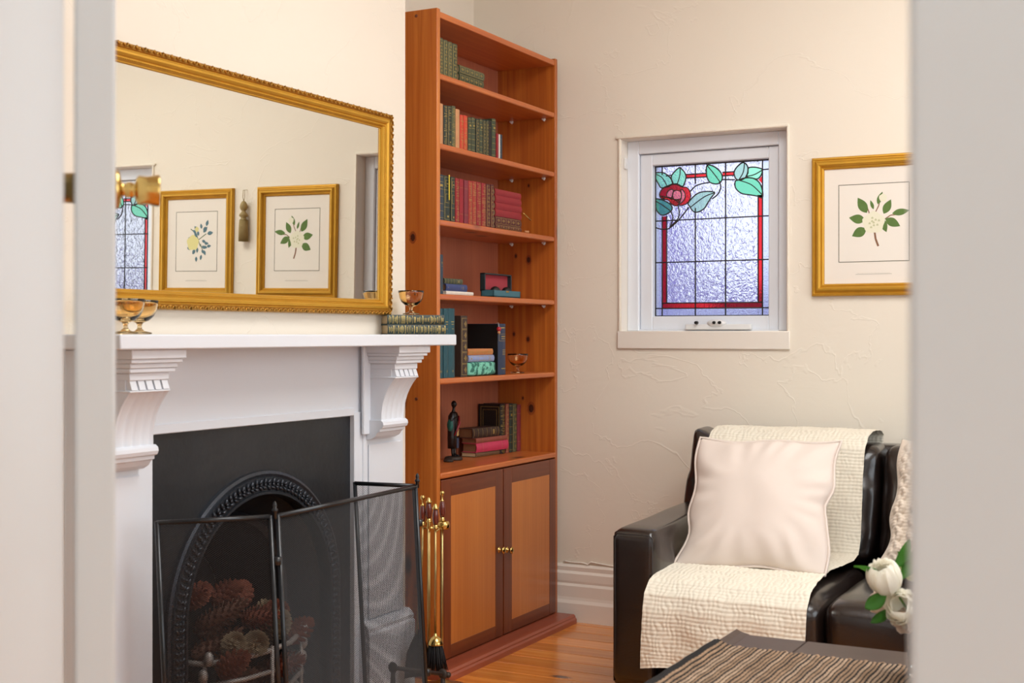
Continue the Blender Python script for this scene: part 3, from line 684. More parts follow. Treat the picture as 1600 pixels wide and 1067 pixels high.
def edge_run(inset, step):
    a, b = MW/2-inset, MH/2-inset; out = []
    for (y0, z0, y1, z1) in ((-a, b, a, b), (a, b, a, -b), (a, -b, -a, -b), (-a, -b, -a, b)):
        L_ = math.hypot(y1-y0, z1-z0); n = int(L_/step)
        for i in range(n): f = (i+0.5)/n; out.append((y0+(y1-y0)*f, z0+(z1-z0)*f, math.atan2(z1-z0, y1-y0)))
    return out
for i, (yy, zz_, a) in enumerate(edge_run(0.0080, 0.0105)):
    sg = 1 if i % 2 else -1
    mb.ball((0.0300, yy, zz_), 0.0062, 8, (0.75, 1.3, 0.40), Matrix.Rotation(a+sg*0.75, 4, 'X'))
    if i % 3 == 0: mb.ball((0.0315, yy-0.004*math.sin(a), zz_+0.004*math.cos(a)), 0.0028, 5)
tag(mb.build('leaf_ornament', 'goldworn', mr, local=True), None, None, None, 'stuff')
mb = MB()
for i, (yy, zz_, a) in enumerate(edge_run(0.0405, 0.0062)): mb.ball((0.0222, yy, zz_), 0.0021, 5)
tag(mb.build('bead_ornament', 'gold', mr, local=True), None, None, None, 'stuff')

# ================================================================== BOOKCASE
XF, XBK = -2.335, -2.602; Y0, Y1 = 3.905, 4.872; ZT = 2.317; SD = 0.022
bc = thing('bookcase', 'tall orange pine bookcase with two-door cupboard at its foot', 'bookcase', (-2.47, (Y0+Y1)/2, 0))
MB().box(XBK-0.006, XF, Y0, Y0+SD, 0.035, ZT, 0.0025, 2).build('side_panel', 'pine_z', bc)
MB().box(XBK-0.006, XF, Y1-SD, Y1, 0.035, ZT, 0.0025, 2).build('side_panel', 'pine_zk', bc)
MB().box(XBK-0.006, XBK, Y0+SD, Y1-SD, 0.035, ZT-0.01, 0).build('back_panel', 'ply', bc)
MB().box(XBK, XF-0.002, Y0+SD, Y1-SD, ZT-0.030, ZT-0.008, 0.003, 2).build('top_board', 'pine_y', bc)
SH = [2.094, 1.850, 1.583, 1.323, 1.027]
for z in SH: MB().box(XBK, XF-0.002, Y0+SD, Y1-SD, z-0.021, z, 0.006, 3).build('shelf', 'pine_y', bc)
SC = 0.697
MB().box(XBK, XF+0.004, Y0+SD, Y1-SD, SC-0.022, SC, 0.006, 3).build('cupboard_top', 'pine_y', bc)
MB().box(XBK, XF-0.01, Y0+SD, Y1-SD, 0.035, 0.055).build('cupboard_floor', 'pine_y', bc)
def door(y0, y1, knob_y):
    z0, z1 = 0.040, SC-0.026; xf, xb = XF+0.004, XF-0.016; pd = (0.050 if knob_y > (y0+y1)/2 else 0.058)
    dr = MB().box(xb, xf-0.006, y0+0.002, y1-0.002, z0+0.002, z1-0.002).build('cupboard_door', 'mahog_z', bc)
    py0, py1 = y0+0.066, y1-0.060; pz0, pz1 = z0+0.046, z1-0.060
    MB().box(xb, xf, y0, py0, z0, z1, 0.0015).build('stile', 'mahog_z', dr); MB().box(xb, xf, py1, y1, z0, z1, 0.0015).build('stile', 'mahog_z', dr)
    MB().box(xb, xf, py0, py1, z0, pz0, 0.001).build('rail', 'mahog_y', dr); MB().box(xb, xf, py0, py1, pz1, z1, 0.001).build('rail', 'mahog_y', dr)
    MB().box(xb, xf-0.0008, py0, py1, pz0, pz1).build('panel', 'oakpanel', dr)
    kz = Zv(859, XF, knob_y)
    MB().lathe([(0.0125, xf-0.001), (0.0125, xf+0.0015), (0.006, xf+0.003), (0.0045, xf+0.010), (0.006, xf+0.015), (0.0135, xf+0.0165), (0.0135, xf+0.021), (0.008, xf+0.0245), (0.001, xf+0.026)], (0, knob_y, kz), 20, True, 'x').build('knob', 'brass', dr)
YMd = Yx(785.5, XF)
door(Y0+SD+0.002, YMd-0.005, YMd-0.035); door(YMd+0.003, Y1-SD-0.002, YMd+0.030)
MB().prism([(XBK, 0.0), (-2.243, 0.0), (-2.243, 0.018), (-2.249, 0.024), (-2.249, 0.029), (-2.256, 0.036), (XBK, 0.036)], 'y', Y0-0.075, Y1-0.01).build('plinth', 'plinth', bc)
for sx in (XF-0.05, XF-0.20):
    for z in SH[:4]:
        mb = MB().lathe([(0.002, Y1-SD-0.010), (0.004, Y1-SD-0.008), (0.005, Y1-SD)], (sx, 0, z-0.028), 10, True, 'y'); mb.box(sx-0.006, sx+0.006, Y1-SD-0.012, Y1-SD, z-0.027, z-0.0215)
        mb.build('shelf_pin', 'whiteplastic', bc)
for z in (0.30, 0.655, 0.955, ZT-0.02, 1.31):
    MB().lathe([(0.001, Y0-0.0006), (0.006, Y0-0.0006), (0.006, Y0+0.002)], (XF-0.085, 0, z), 12, True, 'y').build('screw_plug', 'mahog_y', bc)

# knots: dark ovals flush in the boards
def knot(u, v, plane, r, q=1.5):
    mb = MB(); m2 = MB()
    for (m_, rr, lift) in ((mb, r*1.35, 0.0002), (m2, r*0.8, 0.0005)):
        pts = [(rr*math.cos(2*PI*k/16)*(1+0.1*math.sin(k*3)), rr*q*math.sin(2*PI*k/16)) for k in range(16)]
        if plane == 'far': x = Xy(u, Y1-SD); z = Zv(v, x, Y1-SD); m_.prism([(x+a, z+b) for a, b in pts], 'y', Y1-SD-lift, Y1-SD+0.001)
        else: x = Xy(u, Y0); z = Zv(v, x, Y0); m_.prism([(x+a, z+b) for a, b in pts], 'y', Y0-lift, Y0+0.001)
    mb.build('knot_ring', 'knotring', bc); m2.build('knot', 'knotdark', bc)
M['knotring'] = wood('knot_ring_wood', '#8a3c16', '#a85a24', '#7c3412', 2, knots=False); M['knotdark'] = wood('knot_heart_wood', '#3c160a', '#54220e', '#34120a', 2, knots=False)
for q in ((826, 406, 'far', 0.010), (806, 400, 'far', 0.006), (825, 530, 'far', 0.008), (803, 522, 'far', 0.006), (830, 638, 'far', 0.014), (817, 622, 'far', 0.005), (826, 290, 'far', 0.005), (645, 371, 'near', 0.011), (640, 500, 'near', 0.005)): knot(*q)

# ---------------------------------------------------------------- books
def book(label, t, h, d, cover, loc, rot=(0,0,0), style='bands', pages='page', cat='book', group=None, name='book', gild='gilding', seed=None):
    """local: spine faces +x at x = 0, thickness along y, height along z"""
    rnd = random.Random(seed if seed is not None else label)
    b = thing(name, label, cat, loc, rot, group)
    bt = min(0.0025, t*0.14); bul = t*0.14; n = 8
    prof = [(-d, -t/2), (-d, -t/2+bt)]
    outer = [(-0.003-bul+bul*math.cos((i/n-0.5)*PI*0.96)*1.0, -t/2+t*i/n) for i in range(n+1)]
    outer = [(x-0.0, y) for x, y in outer]
    inner = [(x-0.003, max(-t/2+bt, min(t/2-bt, y))) for x, y in outer]
    pts = [(-d, -t/2)]+outer+[(-d, t/2), (-d, t/2-bt)]+[(p[0], p[1]) for p in inner[::-1]]+[(-d, -t/2+bt)]
    clean = []
    for p in pts:
        if not clean or (abs(p[0]-clean[-1][0])+abs(p[1]-clean[-1][1])) > 1e-6: clean.append(p)
    MB().prism(clean, 'z', 0, h, False).build('cover', cover, b, local=True)
    MB().box(-d+0.003, -0.006-bul, -t/2+bt, t/2-bt, 0.003, h-0.003).build('pages', pages, b, local=True)
    if style:
        g = MB()
        def strip(z0, z1, f0=0.04, f1=0.96):
            k = 5; A_, B_ = [], []
            for i in range(k+1):
                f = f0+(f1-f0)*i/k; x = -0.003-bul+bul*math.cos((f-0.5)*PI*0.96)+0.0005; yy = -t/2+t*f
                A_.append(g.bm.verts.new((x, yy, z0))); B_.append(g.bm.verts.new((x, yy, z1)))
            for i in range(k): g.face([A_[i], A_[i+1], B_[i+1], B_[i]])
        def rect(z0, z1, f0=0.14, f1=0.86, lw=0.0011):
            strip(z0, z0+lw, f0, f1); strip(z1-lw, z1, f0, f1); df = lw/t; strip(z0, z1, f0, f0+df); strip(z0, z1, f1-df, f1)
        if style == 'bands':
            for f in (0.05, 0.20, 0.36, 0.52, 0.68, 0.84, 0.95): strip(h*f, h*f+0.0013)
            strip(h*0.74, h*0.79, 0.25, 0.75)
        elif style == 'ornate':
            nb = 5
            for i in range(nb):
                z0, z1 = h*(0.03+0.94*i/nb), h*(0.03+0.94*(i+1)/nb)-0.002
                rect(z0, z1, 0.1, 0.9)
                zc = (z0+z1)/2; q = (z1-z0)*0.28
                for j in range(5):
                    ff = abs(j-2)/2.0; strip(zc-q+q*2*j/5, zc-q+q*2*j/5+q*0.22, 0.30+0.15*ff, 0.70-0.15*ff)
        elif style == 'dense':
            z = 0.004
            while z < h-0.005:
                lw = rnd.choice((0.0008, 0.0012, 0.0018)); f0 = rnd.choice((0.08, 0.2, 0.3)); strip(z, z+lw, f0, 1-f0); z += lw+rnd.choice((0.0022, 0.003, 0.005))
        elif style == 'panel':
            rect(h*0.03, h*0.97, 0.1, 0.9); rect(h*0.76, h*0.90, 0.2, 0.8); rect(h*0.40, h*0.60, 0.2, 0.8); strip(h*0.81, h*0.835, 0.3, 0.7); strip(h*0.08, h*0.12, 0.35, 0.65)
            strip(h*0.3, h*0.306); strip(h*0.68, h*0.686)
        elif style == 'title':
            strip(h*0.80, h*0.812, 0.25, 0.75); strip(h*0.765, h*0.775, 0.3, 0.7); strip(h*0.70, h*0.708, 0.35, 0.65)
            for i in range(4): strip(h*(0.08+0.008*i), h*(0.083+0.008*i), 0.38, 0.62)
        elif style == 'clothgilt':
            strip(h*0.91, h*0.93, 0.25, 0.8); rect(h*0.66, h*0.80, 0.12, 0.95); strip(h*0.70, h*0.715, 0.3, 0.8); strip(h*0.74, h*0.76, 0.3, 0.8)
            for i in range(4): strip(h*(0.39+0.03*i), h*(0.40+0.03*i), 0.4, 0.85)
            strip(h*0.11, h*0.13, 0.3, 0.95)
        elif style == 'lines': 
            strip(h*0.2, h*0.204); strip(h*0.8, h*0.804)
        o = g.build('gilding', gild, b, local=True)
    return b
XSP = XF-0.012
def up(shelf_z, u0, u1, vtop, cover, label, style='bands', d=0.15, pages='page', X=XSP, group=None, tilt=0.0, h=None):
    a, b = Yx(u0, X), Yx(u1, X); a = max(a, Y0+SD+0.001); yc = (a+b)/2
    hh = h or Zv(vtop, X, yc)-shelf_z
    return book(label, (b-a)*0.965, hh, d, cover, (X, yc, shelf_z+0.0005), (tilt, 0, 0), style, pages, group=group)
def flat(z0, z1, ya, yb, X, cover, label, style='bands', d=0.13, pages='page', rz=0.0, group=None, name='book'):
    """lying on its side, spine to the room, from ya to yb"""
    return book(label, (z1-z0)*0.975, yb-ya, d, cover, (X, ya, (z0+z1)/2), (-PI/2, 0, rz), style, pages, group=group, name=name)
G1 = 'green gilt books on the top shelf'
z = SH[0]; ords = ['first', 'second', 'third', 'fourth', 'fifth']
for i, (a, b, v) in enumerate(((683.5, 688, 57.5), (688.2, 695, 59.5), (695.2, 702.3, 63), (702.5, 709.3, 66), (709.5, 717.6, 69))):
    up(z, a, b, v, 'olive' if i < 4 else 'green', '%s upright green gilt book from the left on the top shelf' % ords[i], 'ornate', group=G1)
ya, yb = Yx(718.5, XSP), Yx(758, XSP); ya += 0.004
flat(z+0.001, z+0.031, ya, yb-0.003, XSP, 'green', 'lower of two green gilt books lying on the top shelf', 'ornate', group=G1)
flat(z+0.031, z+0.060, ya-0.001, yb, XSP+0.001, 'olive', 'upper of two green gilt books lying on the top shelf', 'ornate', group=G1)
z = SH[1]; G2 = 'books standing on the second shelf'
for a, b, v, c, lb, sty, pg in (
 (683.5, 687.8, 160, 'red', 'red book at the far left end of the second shelf', 'lines', 'page'),
 (688.0, 695.0, 162, 'tan', 'tan backed book beside the leftmost red book on the second shelf', None, 'page'),
 (695.6, 701.8, 165, 'dkgreen', 'dark green gilt book right of the tan one on the second shelf', 'dense', 'page'),
 (702.0, 708.0, 166, 'dkgreen', 'dark green book with boxed gilt panels, second of its trio', 'panel', 'page'),
 (708.2, 714.0, 166, 'olive', 'olive gilt book right of the two dark green ones', 'dense', 'page'),
 (714.3, 720.8, 171, 'tan', 'pale tan book left of the orange-red pair', 'lines', 'page'),
 (721.2, 727.0, 180, 'orange', 'left book of the bright orange-red gilt pair', 'dense', 'page'),
 (727.2, 733.0, 181, 'orange', 'right book of the bright orange-red gilt pair', 'dense', 'page'),
 (733.8, 739.2, 184, 'green', 'first olive green book right of the orange-red pair', 'bands', 'page'),
 (739.4, 745.0, 184, 'green', 'second olive green book right of the orange-red pair', 'bands', 'page'),
 (746.0, 751.3, 186, 'dkgreen', 'third slim dark green book right of the orange-red pair', 'ornate', 'page'),
 (751.5, 756.6, 186.5, 'green', 'fourth slim green book right of the orange-red pair', 'bands', 'page'),
 (757.0, 761.6, 187.5, 'dkgreen', 'black-green diamond tooled book right of centre on the second shelf', 'ornate', 'page'),
 (761.8, 765.8, 188, 'dkgreen', 'narrow black-green tooled book fourth from the right on the shelf', 'ornate', 'page'),
 (766.0, 770.2, 189, 'black', 'narrow black book just left of the last tall green one', 'lines', 'page'),
 (771.0, 777.2, 186, 'green', 'last tall green gilt book on the second shelf', 'bands', 'page'),
 (777.6, 780.8, 209, 'crimson', 'short thin red book at the right of the second shelf row', None, 'page'),
 (781.0, 783.0, 210, 'white', 'short thin white book at the right of the second shelf row', None, 'pagewhite'),
 (783.2, 786.6, 210.5, 'slate', 'short dark blue book ending the second shelf row', 'lines', 'page')):
    up(z, a, b, v, c, lb, sty, 0.14, pg, group=G2)
z = SH[2]; G3 = 'books standing on the third shelf'
for a, b, v, c, lb, sty in (
 (683.5, 687.0, 272, 'crimson', 'sliver of a red book at the left end of the third shelf', None),
 (687.3, 696.0, 273, 'slate', 'dark slate green gilt banded book, widest on the third shelf', 'bands'),
 (696.2, 706.5, 275, 'dkgreen', 'dark green book with a yellow ribbon down its spine', 'panel'),
 (706.8, 713.4, 277, 'dkgreen', 'dark green boxed gilt book beside the ribboned one', 'panel'),
 (714.0, 720.2, 279, 'crimson', 'first bright red gilt book right of the dark green ones', 'dense'),
 (720.6, 726.6, 280, 'crimson', 'plain red book with one pale gilt strip', 'lines'),
 (727.8, 734.2, 282, 'plum', 'plum red book left of the twin gilt red volumes', 'lines'),
 (734.6, 740.6, 283, 'red', 'left of the twin heavily gilt red volumes', 'dense'),
 (740.8, 746.8, 283.5, 'red', 'right of the twin heavily gilt red volumes', 'dense'),
 (747.4, 754.6, 285, 'crimson', 'red gilt book right of the twin gilt volumes', 'dense'),
 (755.0, 761.8, 286.5, 'crimson', 'red gilt book beside the dark maroon ones', 'dense'),
 (762.2, 768.5, 288, 'maroon', 'wider of two maroon books with gilt rings', 'ornate'),
 (769.0, 773.8, 288.5, 'maroon', 'narrower maroon book next to the lying red books', 'ornate')):
    up(z, a, b, v, c, lb, sty, 0.14, 'page', group=G3)
rb = bpy.data.objects['book']
yy = Yx(701.5, XSP); 
tag(MB().box(XSP+0.0006, XSP+0.0016, yy-0.0035, yy+0.0035, z+0.075, Zv(274, XSP, yy)+0.002).build('ribbon_bookmark', mat('yellow_ribbon', '#cfb83a', 0.5)), 'yellow ribbon bookmark hanging over a dark green spine', 'bookmark')
ya, yb = Yx(775.0, XSP)+0.004, Yx(816.8, XSP)
hts = [0.016, 0.031, 0.027, 0.026, 0.027, 0.024]; zz0 = z+0.001
labs = ['bottom gilt maroon book of the lying red stack', 'broad gilt medallion book second from the bottom of the red stack', 'plain red book third from the bottom of the lying stack', 'plain red book third from the top of the lying stack', 'plain red book second from the top of the lying stack', 'topmost plain red book of the lying stack']
for i, h_ in enumerate(hts):
    flat(zz0, zz0+h_, ya+random.uniform(0, .001), yb-random.uniform(0, .005), XSP-random.uniform(0, .002), 'maroon' if i < 2 else 'crimson', labs[i], 'ornate' if i < 2 else None, 0.14, group='red books lying on the third shelf'); zz0 += h_
p0 = Vector((XF-0.01, Yx(816.5, XF-0.01)+0.003, Zv(331.5, XF, 4.55))); p1 = Vector((XF-0.012, Yx(829, XF-0.012), Zv(343, XF, 4.63)))
tag(MB().tube([p0, p0.lerp(p1, .5), p1], [0.0022, 0.0032, 0.0035], 8).build('brass_rod', 'brass'), 'slim brass rod poking out of the lying red books', 'bookmark')
yy = Yx(822, XF-0.02); tag(MB().lathe([(0.001, -0.014), (0.004, -0.012), (0.004, 0.008), (0.006, 0.012), (0.001, 0.014)], (XF-0.02, yy+0.004, z+0.0062), 10, True, 'y').build('small_ivory_peg', 'tan'), 'small pale peg lying at the right of the red stack', 'peg')
# fourth shelf
z = SH[3]
up(z, 684.0, 689.3, 389, 'slate', 'tall slate book with a beige head at the left of the fourth shelf', 'lines', 0.16, X=XSP-0.02)
up(z, 689.6, 694.6, 398, 'slate', 'slightly shorter dark grey book beside the tall slate one', 'title', 0.15)
X_ = XF-0.022
flat(z+0.001, z+0.0135, Yx(696, X_)+0.012, Yx(741, X_), X_, 'white', 'white paperback at the bottom of the small fourth shelf pile', None, 0.11, 'pagewhite')
flat(z+0.0135, z+0.0395, Yx(698, X_)+0.010, Yx(733, X_), X_-0.004, 'blue', 'blue book with pale crest in the middle of the small pile', 'title', 0.11, 'pagedark')
flat(z+0.0395, z+0.059, Yx(697, X_)+0.008, Yx(727.5, X_), X_-0.008, 'green', 'green book with gilt squares on top of the small pile', 'bands', 0.11, 'pagedark')
# open box
bxy0, bxy1 = Yx(771.5, XF-0.012), Yx(813, XF-0.012); bx1 = XF-0.012; bx0 = bx1-0.056
jb = thing('open_box', 'small open teal box with crimson felt lined lid on the fourth shelf', 'box', ((bx0+bx1)/2, (bxy0+bxy1)/2, z+0.0005))
hb = 0.026; t_ = 0.004
mb = MB(); mb.box(bx0, bx1, bxy0, bxy1, z+0.0005, z+0.004); mb.box(bx1-t_, bx1, bxy0, bxy1, z+0.0005, z+hb, 0.001); mb.box(bx0, bx0+t_, bxy0, bxy1, z+0.0005, z+hb)
mb.box(bx0, bx1, bxy0, bxy0+t_, z+0.0005, z+hb); mb.box(bx0, bx1, bxy1-t_, bxy1, z+0.0005, z+hb); mb.build('box_base', 'boxteal', jb)
mb = MB().box(bx0-0.003, bx0-0.0005, bxy0, bxy1, z+hb-0.003, z+hb+0.066)
for (a, b, c, d) in ((bxy0, bxy0+0.006, z+hb-0.002, z+hb+0.066), (bxy1-0.006, bxy1, z+hb-0.002, z+hb+0.066), (bxy0, bxy1, z+hb+0.061, z+hb+0.066), (bxy0, bxy1, z+hb-0.002, z+hb+0.003)): mb.box(bx0-0.003, bx0+0.018, a, b, c, d, 0.0008)
mb.build('box_lid', 'boxdark', jb)
MB().box(bx0, bx0+0.002, bxy0+0.006, bxy1-0.006, z+hb+0.003, z+hb+0.061).build('felt_lining', 'felt', jb)
MB().box(bx1, bx1+0.001, (bxy0+bxy1)/2-0.012, (bxy0+bxy1)/2+0.012, z+hb-0.006, z+hb-0.001).build('clasp', 'brass', jb)
for f in (0.27, 0.70):
    tag(MB().ball(((bx0+bx1)/2+0.002, bxy0+(bxy1-bxy0)*f, z+0.0235), 0.019, 14, (1, 1.25, 1)).build('dark_ball', 'black'), ('left' if f < .5 else 'right')+' dark rounded ball inside the open teal box', 'ball', 'dark balls in the open box')
# fifth shelf
z = SH[4]
for a, b, o_ in ((685, 695.6, 'leftmost'), (695.8, 703.8, 'middle'), (704, 713.8, 'rightmost')):
    up(z, a, b, 482, 'teal', '%s of three tall teal gilt lettered volumes' % o_, 'title', 0.17, group='teal volumes on the fifth shelf', X=XSP+0.003)
up(z, 723.2, 734.0, 493.5, 'brown', 'dark brown book with gilt medallions beside the teal volumes', 'ornate', 0.19, 'pagedark')
up(z, 781.0, 794.2, 506, 'navy', 'large navy book with gilt titles and black cover side', 'clothgilt', 0.225, 'pagewhite')
nb_ = Yx(781.0, XSP)
mb = MB().box(XSP-0.226, XSP-0.008, nb_-0.0022, nb_-0.0006, z+0.0006, Zv(506, XSP, nb_)-0.001); tag(mb.build('dust_cover', 'black'), 'black glossy board facing left against the navy book', 'book cover')
X_ = XF-0.016
s0, s1 = Yx(734.8, X_)+0.003, Yx(777, X_)-0.004
v0 = z+0.001
ga = MB().softbox((X_-0.05, (s0+s1)/2, v0+0.026), (0.048, (s1-s0)/2, 0.0255), 0.010, 6).build('padded_box', mat('green_floral_fabric', '#62b29a', 0.7))
m_ = ga.data.materials[0]; N = m_.node_tree.nodes; L = m_.node_tree.links; v_ = N.new('ShaderNodeTexNoise'); v_.inputs['Scale'].default_value = 55; v_.inputs['Detail'].default_value = 2; r_ = N.new('ShaderNodeValToRGB')
r_.color_ramp.elements[0].position = .45; r_.color_ramp.elements[0].color = lin('#27685a'); r_.color_ramp.elements[1].position = .55; r_.color_ramp.elements[1].color = lin('#7cc8b0'); tc_ = N.new('ShaderNodeTexCoord'); L.new(tc_.outputs['Object'], v_.inputs['Vector']); L.new(v_.outputs['Fac'], r_.inputs[0]); L.new(r_.outputs[0], N['Principled BSDF'].inputs['Base Color'])
tag(ga, 'padded green leaf print box under the small lying books', 'box')
flat(v0+0.052, v0+0.076, s0, s1-0.006, X_-0.004, 'ltblue', 'pale blue and navy small book in the middle of the fabric pile', 'panel', 0.085, 'page')
flat(v0+0.0765, v0+0.100, s0-0.001, s1-0.012, X_-0.006, 'apricot', 'apricot patterned small book on top of the fabric pile', 'dense', 0.085, 'page')
bk = thing('beaded_bookmark', 'red and amber beaded bookmark hanging beside the navy spine', 'bookmark', (XSP+0.003, nb_-0.006, Zv(520, XSP, nb_)))
cy = Yx(779.5, XSP+0.006); cz = Zv(514, XSP, cy)
MB().tube([(XSP-0.01, cy+0.004, Zv(505.5, XSP, cy)), (XSP+0.004, cy+0.002, Zv(505.5, XSP, cy)+0.003), (XSP+0.006, cy, cz+0.008)], 0.0009, 6).build('cord', 'white', bk)
MB().ball((XSP+0.006, cy, cz), 0.009, 12).build('bead', mat('red_bead', '#b02430', 0.3), bk); MB().ball((XSP+0.006, cy, cz-0.013), 0.006, 10).build('bead', 'tan', bk)
# sixth compartment
z = SC
X_ = -2.488
for a, b, v, c, lb, sty in ((784.0, 792.3, 631.5, 'black', 'black leather book with framed cover facing left on the cupboard top', 'dense'), (792.6, 797.6, 631, 'rust', 'rust red patterned book in the cupboard top row', 'ornate'), (797.9, 803.2, 630.5, 'dkgreen', 'dark green book with raised bands in the cupboard top row', 'bands'), (803.5, 810.2, 631, 'olive', 'olive tooled book second from right in the cupboard top row', 'ornate'), (810.5, 816.4, 632, 'plum', 'plain dull red book ending the cupboard top row', 'lines')):
    yb_ = Yx(b, X_); up(z, a, b, v, c, lb, sty, 0.108, X=X_)
g_ = MB(); yc = Yx(784.0, X_)-0.0002; zt0, zt1 = z+0.01, Zv(631.5, X_, yc)-0.012
for (x0, x1, z0, z1) in ((-2.585, -2.500, zt1, zt1+0.0015), (-2.585, -2.500, zt0, zt0+0.0015), (-2.585, -2.5835, zt0, zt1), (-2.5015, -2.500, zt0, zt1), (-2.575, -2.511, zt1-0.012, zt1-0.011), (-2.575, -2.574, zt0, zt1-0.012), (-2.512, -2.511, zt0, zt1-0.012)): g_.box(x0, x1, yc-0.0005, yc+0.0004, z0, z1)
o = g_.build('cover_gilding', 'gilding'); bb = [q for q in bpy.data.objects if q.get('label', '').startswith('black leather book with framed')][0]
o.parent = bb; o.location = -bb.location
st_ = (-0.085, )
R0 = -0.10
for (z0, z1, ya, L_, X_, c, lb, sty, pg, rz) in (
 (0.0006, 0.0185, 4.492, 0.205, -2.505, 'pearl', 'thin tan book at the bottom of the rotated pile', None, 'page', -0.06),
 (0.0185, 0.0555, 4.490, 0.225, -2.500, 'pink', 'pink spined book in the middle of the pile beside the figurine', 'lines', 'pagedark', -0.10),
 (0.0555, 0.0750, 4.485, 0.225, -2.500, 'rust', 'faded rose book lying above the pink spined one', 'lines', 'pagedark', -0.08),
 (0.0750, 0.1140, 4.480, 0.185, -2.512, 'brown', 'dark leather book on top of the pile beside the figurine', 'bands', 'pagedark', -0.12)):
    flat(z+z0, z+z1, ya, ya+L_, X_, c, lb, sty, 0.074, pg, rz)
# mantel books
mbk = Vector((-2.205, 3.742, 0)); th = math.radians(38); L_ = 0.2
P1b = mbk-Vector((math.sin(th), math.cos(th), 0))*L_
for i, lb in enumerate(('lower of two dark green gilt encyclopedias at the right end of the mantel', 'upper of two dark green gilt encyclopedias, carrying the amber bowl')):
    h_ = 0.0315; book(lb, h_, L_+(0.004 if i == 0 else 0), 0.078, 'dkgreen', (P1b.x-0.003*i, P1b.y+0.002*i, MZ+0.0005+h_/2+i*(h_+0.0008)), (-PI/2, 0, -th), 'dense', 'page', group='encyclopedias on the mantel', seed=i)

# ================================================================== AMBER BOWLS
def bowl(label, c, s=1.0):
    prof = [(0.001, 0), (0.028, 0), (0.030, 0.0015), (0.029, 0.004), (0.012, 0.008), (0.006, 0.014), (0.0055, 0.022), (0.009, 0.028), (0.022, 0.033), (0.034, 0.044), (0.041, 0.058), (0.0445, 0.075), (0.0455, 0.083), (0.0440, 0.0835), (0.0425, 0.075), (0.0385, 0.058), (0.031, 0.0465), (0.018, 0.038), (0.001, 0.036)]
    b = MB().lathe([(r*s, z*s) for r, z in prof], (0, 0, 0), 36).build('footed_bowl', 'amber'); b.location = c; tag(b, label, 'bowl', 'footed amber glass bowls')
    return b
xa, ya_ = -2.300, Yx(218, -2.300); bowl('right of two amber footed glass bowls at the left end of the mantel', (xa, ya_, MZ+0.0003))
xa = -2.236; bowl('left of two amber footed glass bowls, half hidden by the door edge', (xa, Yx(196, xa), MZ+0.0003))
pc = P1b.lerp(mbk, 0.47)+Vector((-math.cos(th), math.sin(th), 0))*0.042
bowl('amber footed glass bowl standing on the mantel encyclopedias', (pc.x, pc.y, MZ+0.0658), 0.95)
bowl('amber footed glass bowl on the fifth bookcase shelf', (-2.392, Yx(809, -2.392), SH[4]+0.0005), 0.92)

# ================================================================== FIGURINE
fz = SC+0.0006; fx, fy = -2.535, Yx(708.5, -2.535)
fg = thing('figurine', 'dark carved standing figurine in red cloak on the cupboard top', 'figurine', (fx, fy, fz))
MB().lathe([(0.001, 0), (0.034, 0), (0.036, 0.004), (0.033, 0.011), (0.026, 0.014), (0.001, 0.015)], (fx, fy, fz), 20).build('base', 'rustiron', fg)
def loft(mb, secs, n=14):
    rings = []
    for (z, cx, cy, rx, ry) in secs: rings.append([mb.bm.verts.new((fx+cx+rx*math.cos(2*PI*i/n), fy+cy+ry*math.sin(2*PI*i/n), fz+z)) for i in range(n)])
    for a, b in zip(rings, rings[1:]):
        for i in range(n): mb.face([a[i], a[(i+1) % n], b[(i+1) % n], b[i]], True)
    mb.face(rings[0][::-1]); mb.face(rings[-1])
mb = MB()
for s_ in (-1, 1): loft(mb, [(0.014, 0.004, s_*0.009, 0.006, 0.0055), (0.03, 0.0, s_*0.008, 0.005, 0.0045), (0.06, 0.0, s_*0.008, 0.007, 0.007), (0.09, 0, s_*0.007, 0.009, 0.009)], 10); mb.ball((fx+0.010, fy+s_*0.010, fz+0.0175), 0.006, 8, (1.8, 0.9, 0.6))
loft(mb, [(0.08, 0, 0, 0.014, 0.017), (0.12, 0, 0, 0.013, 0.016), (0.155, 0, 0, 0.014, 0.020), (0.178, 0, 0, 0.012, 0.023), (0.188, 0, 0, 0.006, 0.010), (0.196, 0.001, 0, 0.005, 0.005), (0.206, 0.001, 0, 0.0055, 0.0055)])
mb.ball((fx+0.002, fy, fz+0.215), 0.0115, 14, (1.0, 0.82, 1.2)); mb.ball((fx+0.012, fy, fz+0.213), 0.003, 6)
for s_ in (-1, 1):
    mb.ball((fx+0.0115, fy+s_*0.004, fz+0.217), 0.0016, 6); mb.ball((fx+0.001, fy+s_*0.0096, fz+0.214), 0.003, 6)
    mb.tube([(fx, fy+s_*0.020, fz+0.178), (fx+0.006, fy+s_*0.027, fz+0.152), (fx+0.020, fy+s_*0.012, fz+0.150 if s_ > 0 else fz+0.165)], [0.006, 0.005, 0.0035], 8)
mb.build('figure_body', 'figure', fg)
mb = MB(); loft(mb, [(0.045, -0.004, -0.004, 0.017, 0.020), (0.09, -0.004, -0.002, 0.018, 0.022), (0.14, -0.003, 0, 0.018, 0.024), (0.17, -0.002, 0, 0.016, 0.025), (0.185, 0, 0, 0.010, 0.015)]); mb.build('robe', 'figure', fg)
mb = MB().tube([(fx+0.012, fy+0.022, fz+0.168), (fx+0.021, fy+0.010, fz+0.140), (fx+0.019, fy-0.006, fz+0.115), (fx+0.012, fy-0.014, fz+0.095)], [0.003, 0.0055, 0.005, 0.003], 8); tag(mb.build('sash', mat('red_paint', '#8c1e24', 0.4), fg), 'red painted sash')
mb = MB().ball((fx+0.0, fy-0.026, fz+0.135), 0.024, 14, (0.55, 0.32, 1.0)); tag(mb.build('shield', mat('teal_paint', '#1f6a60', 0.4), fg), 'teal oval shield on the back')
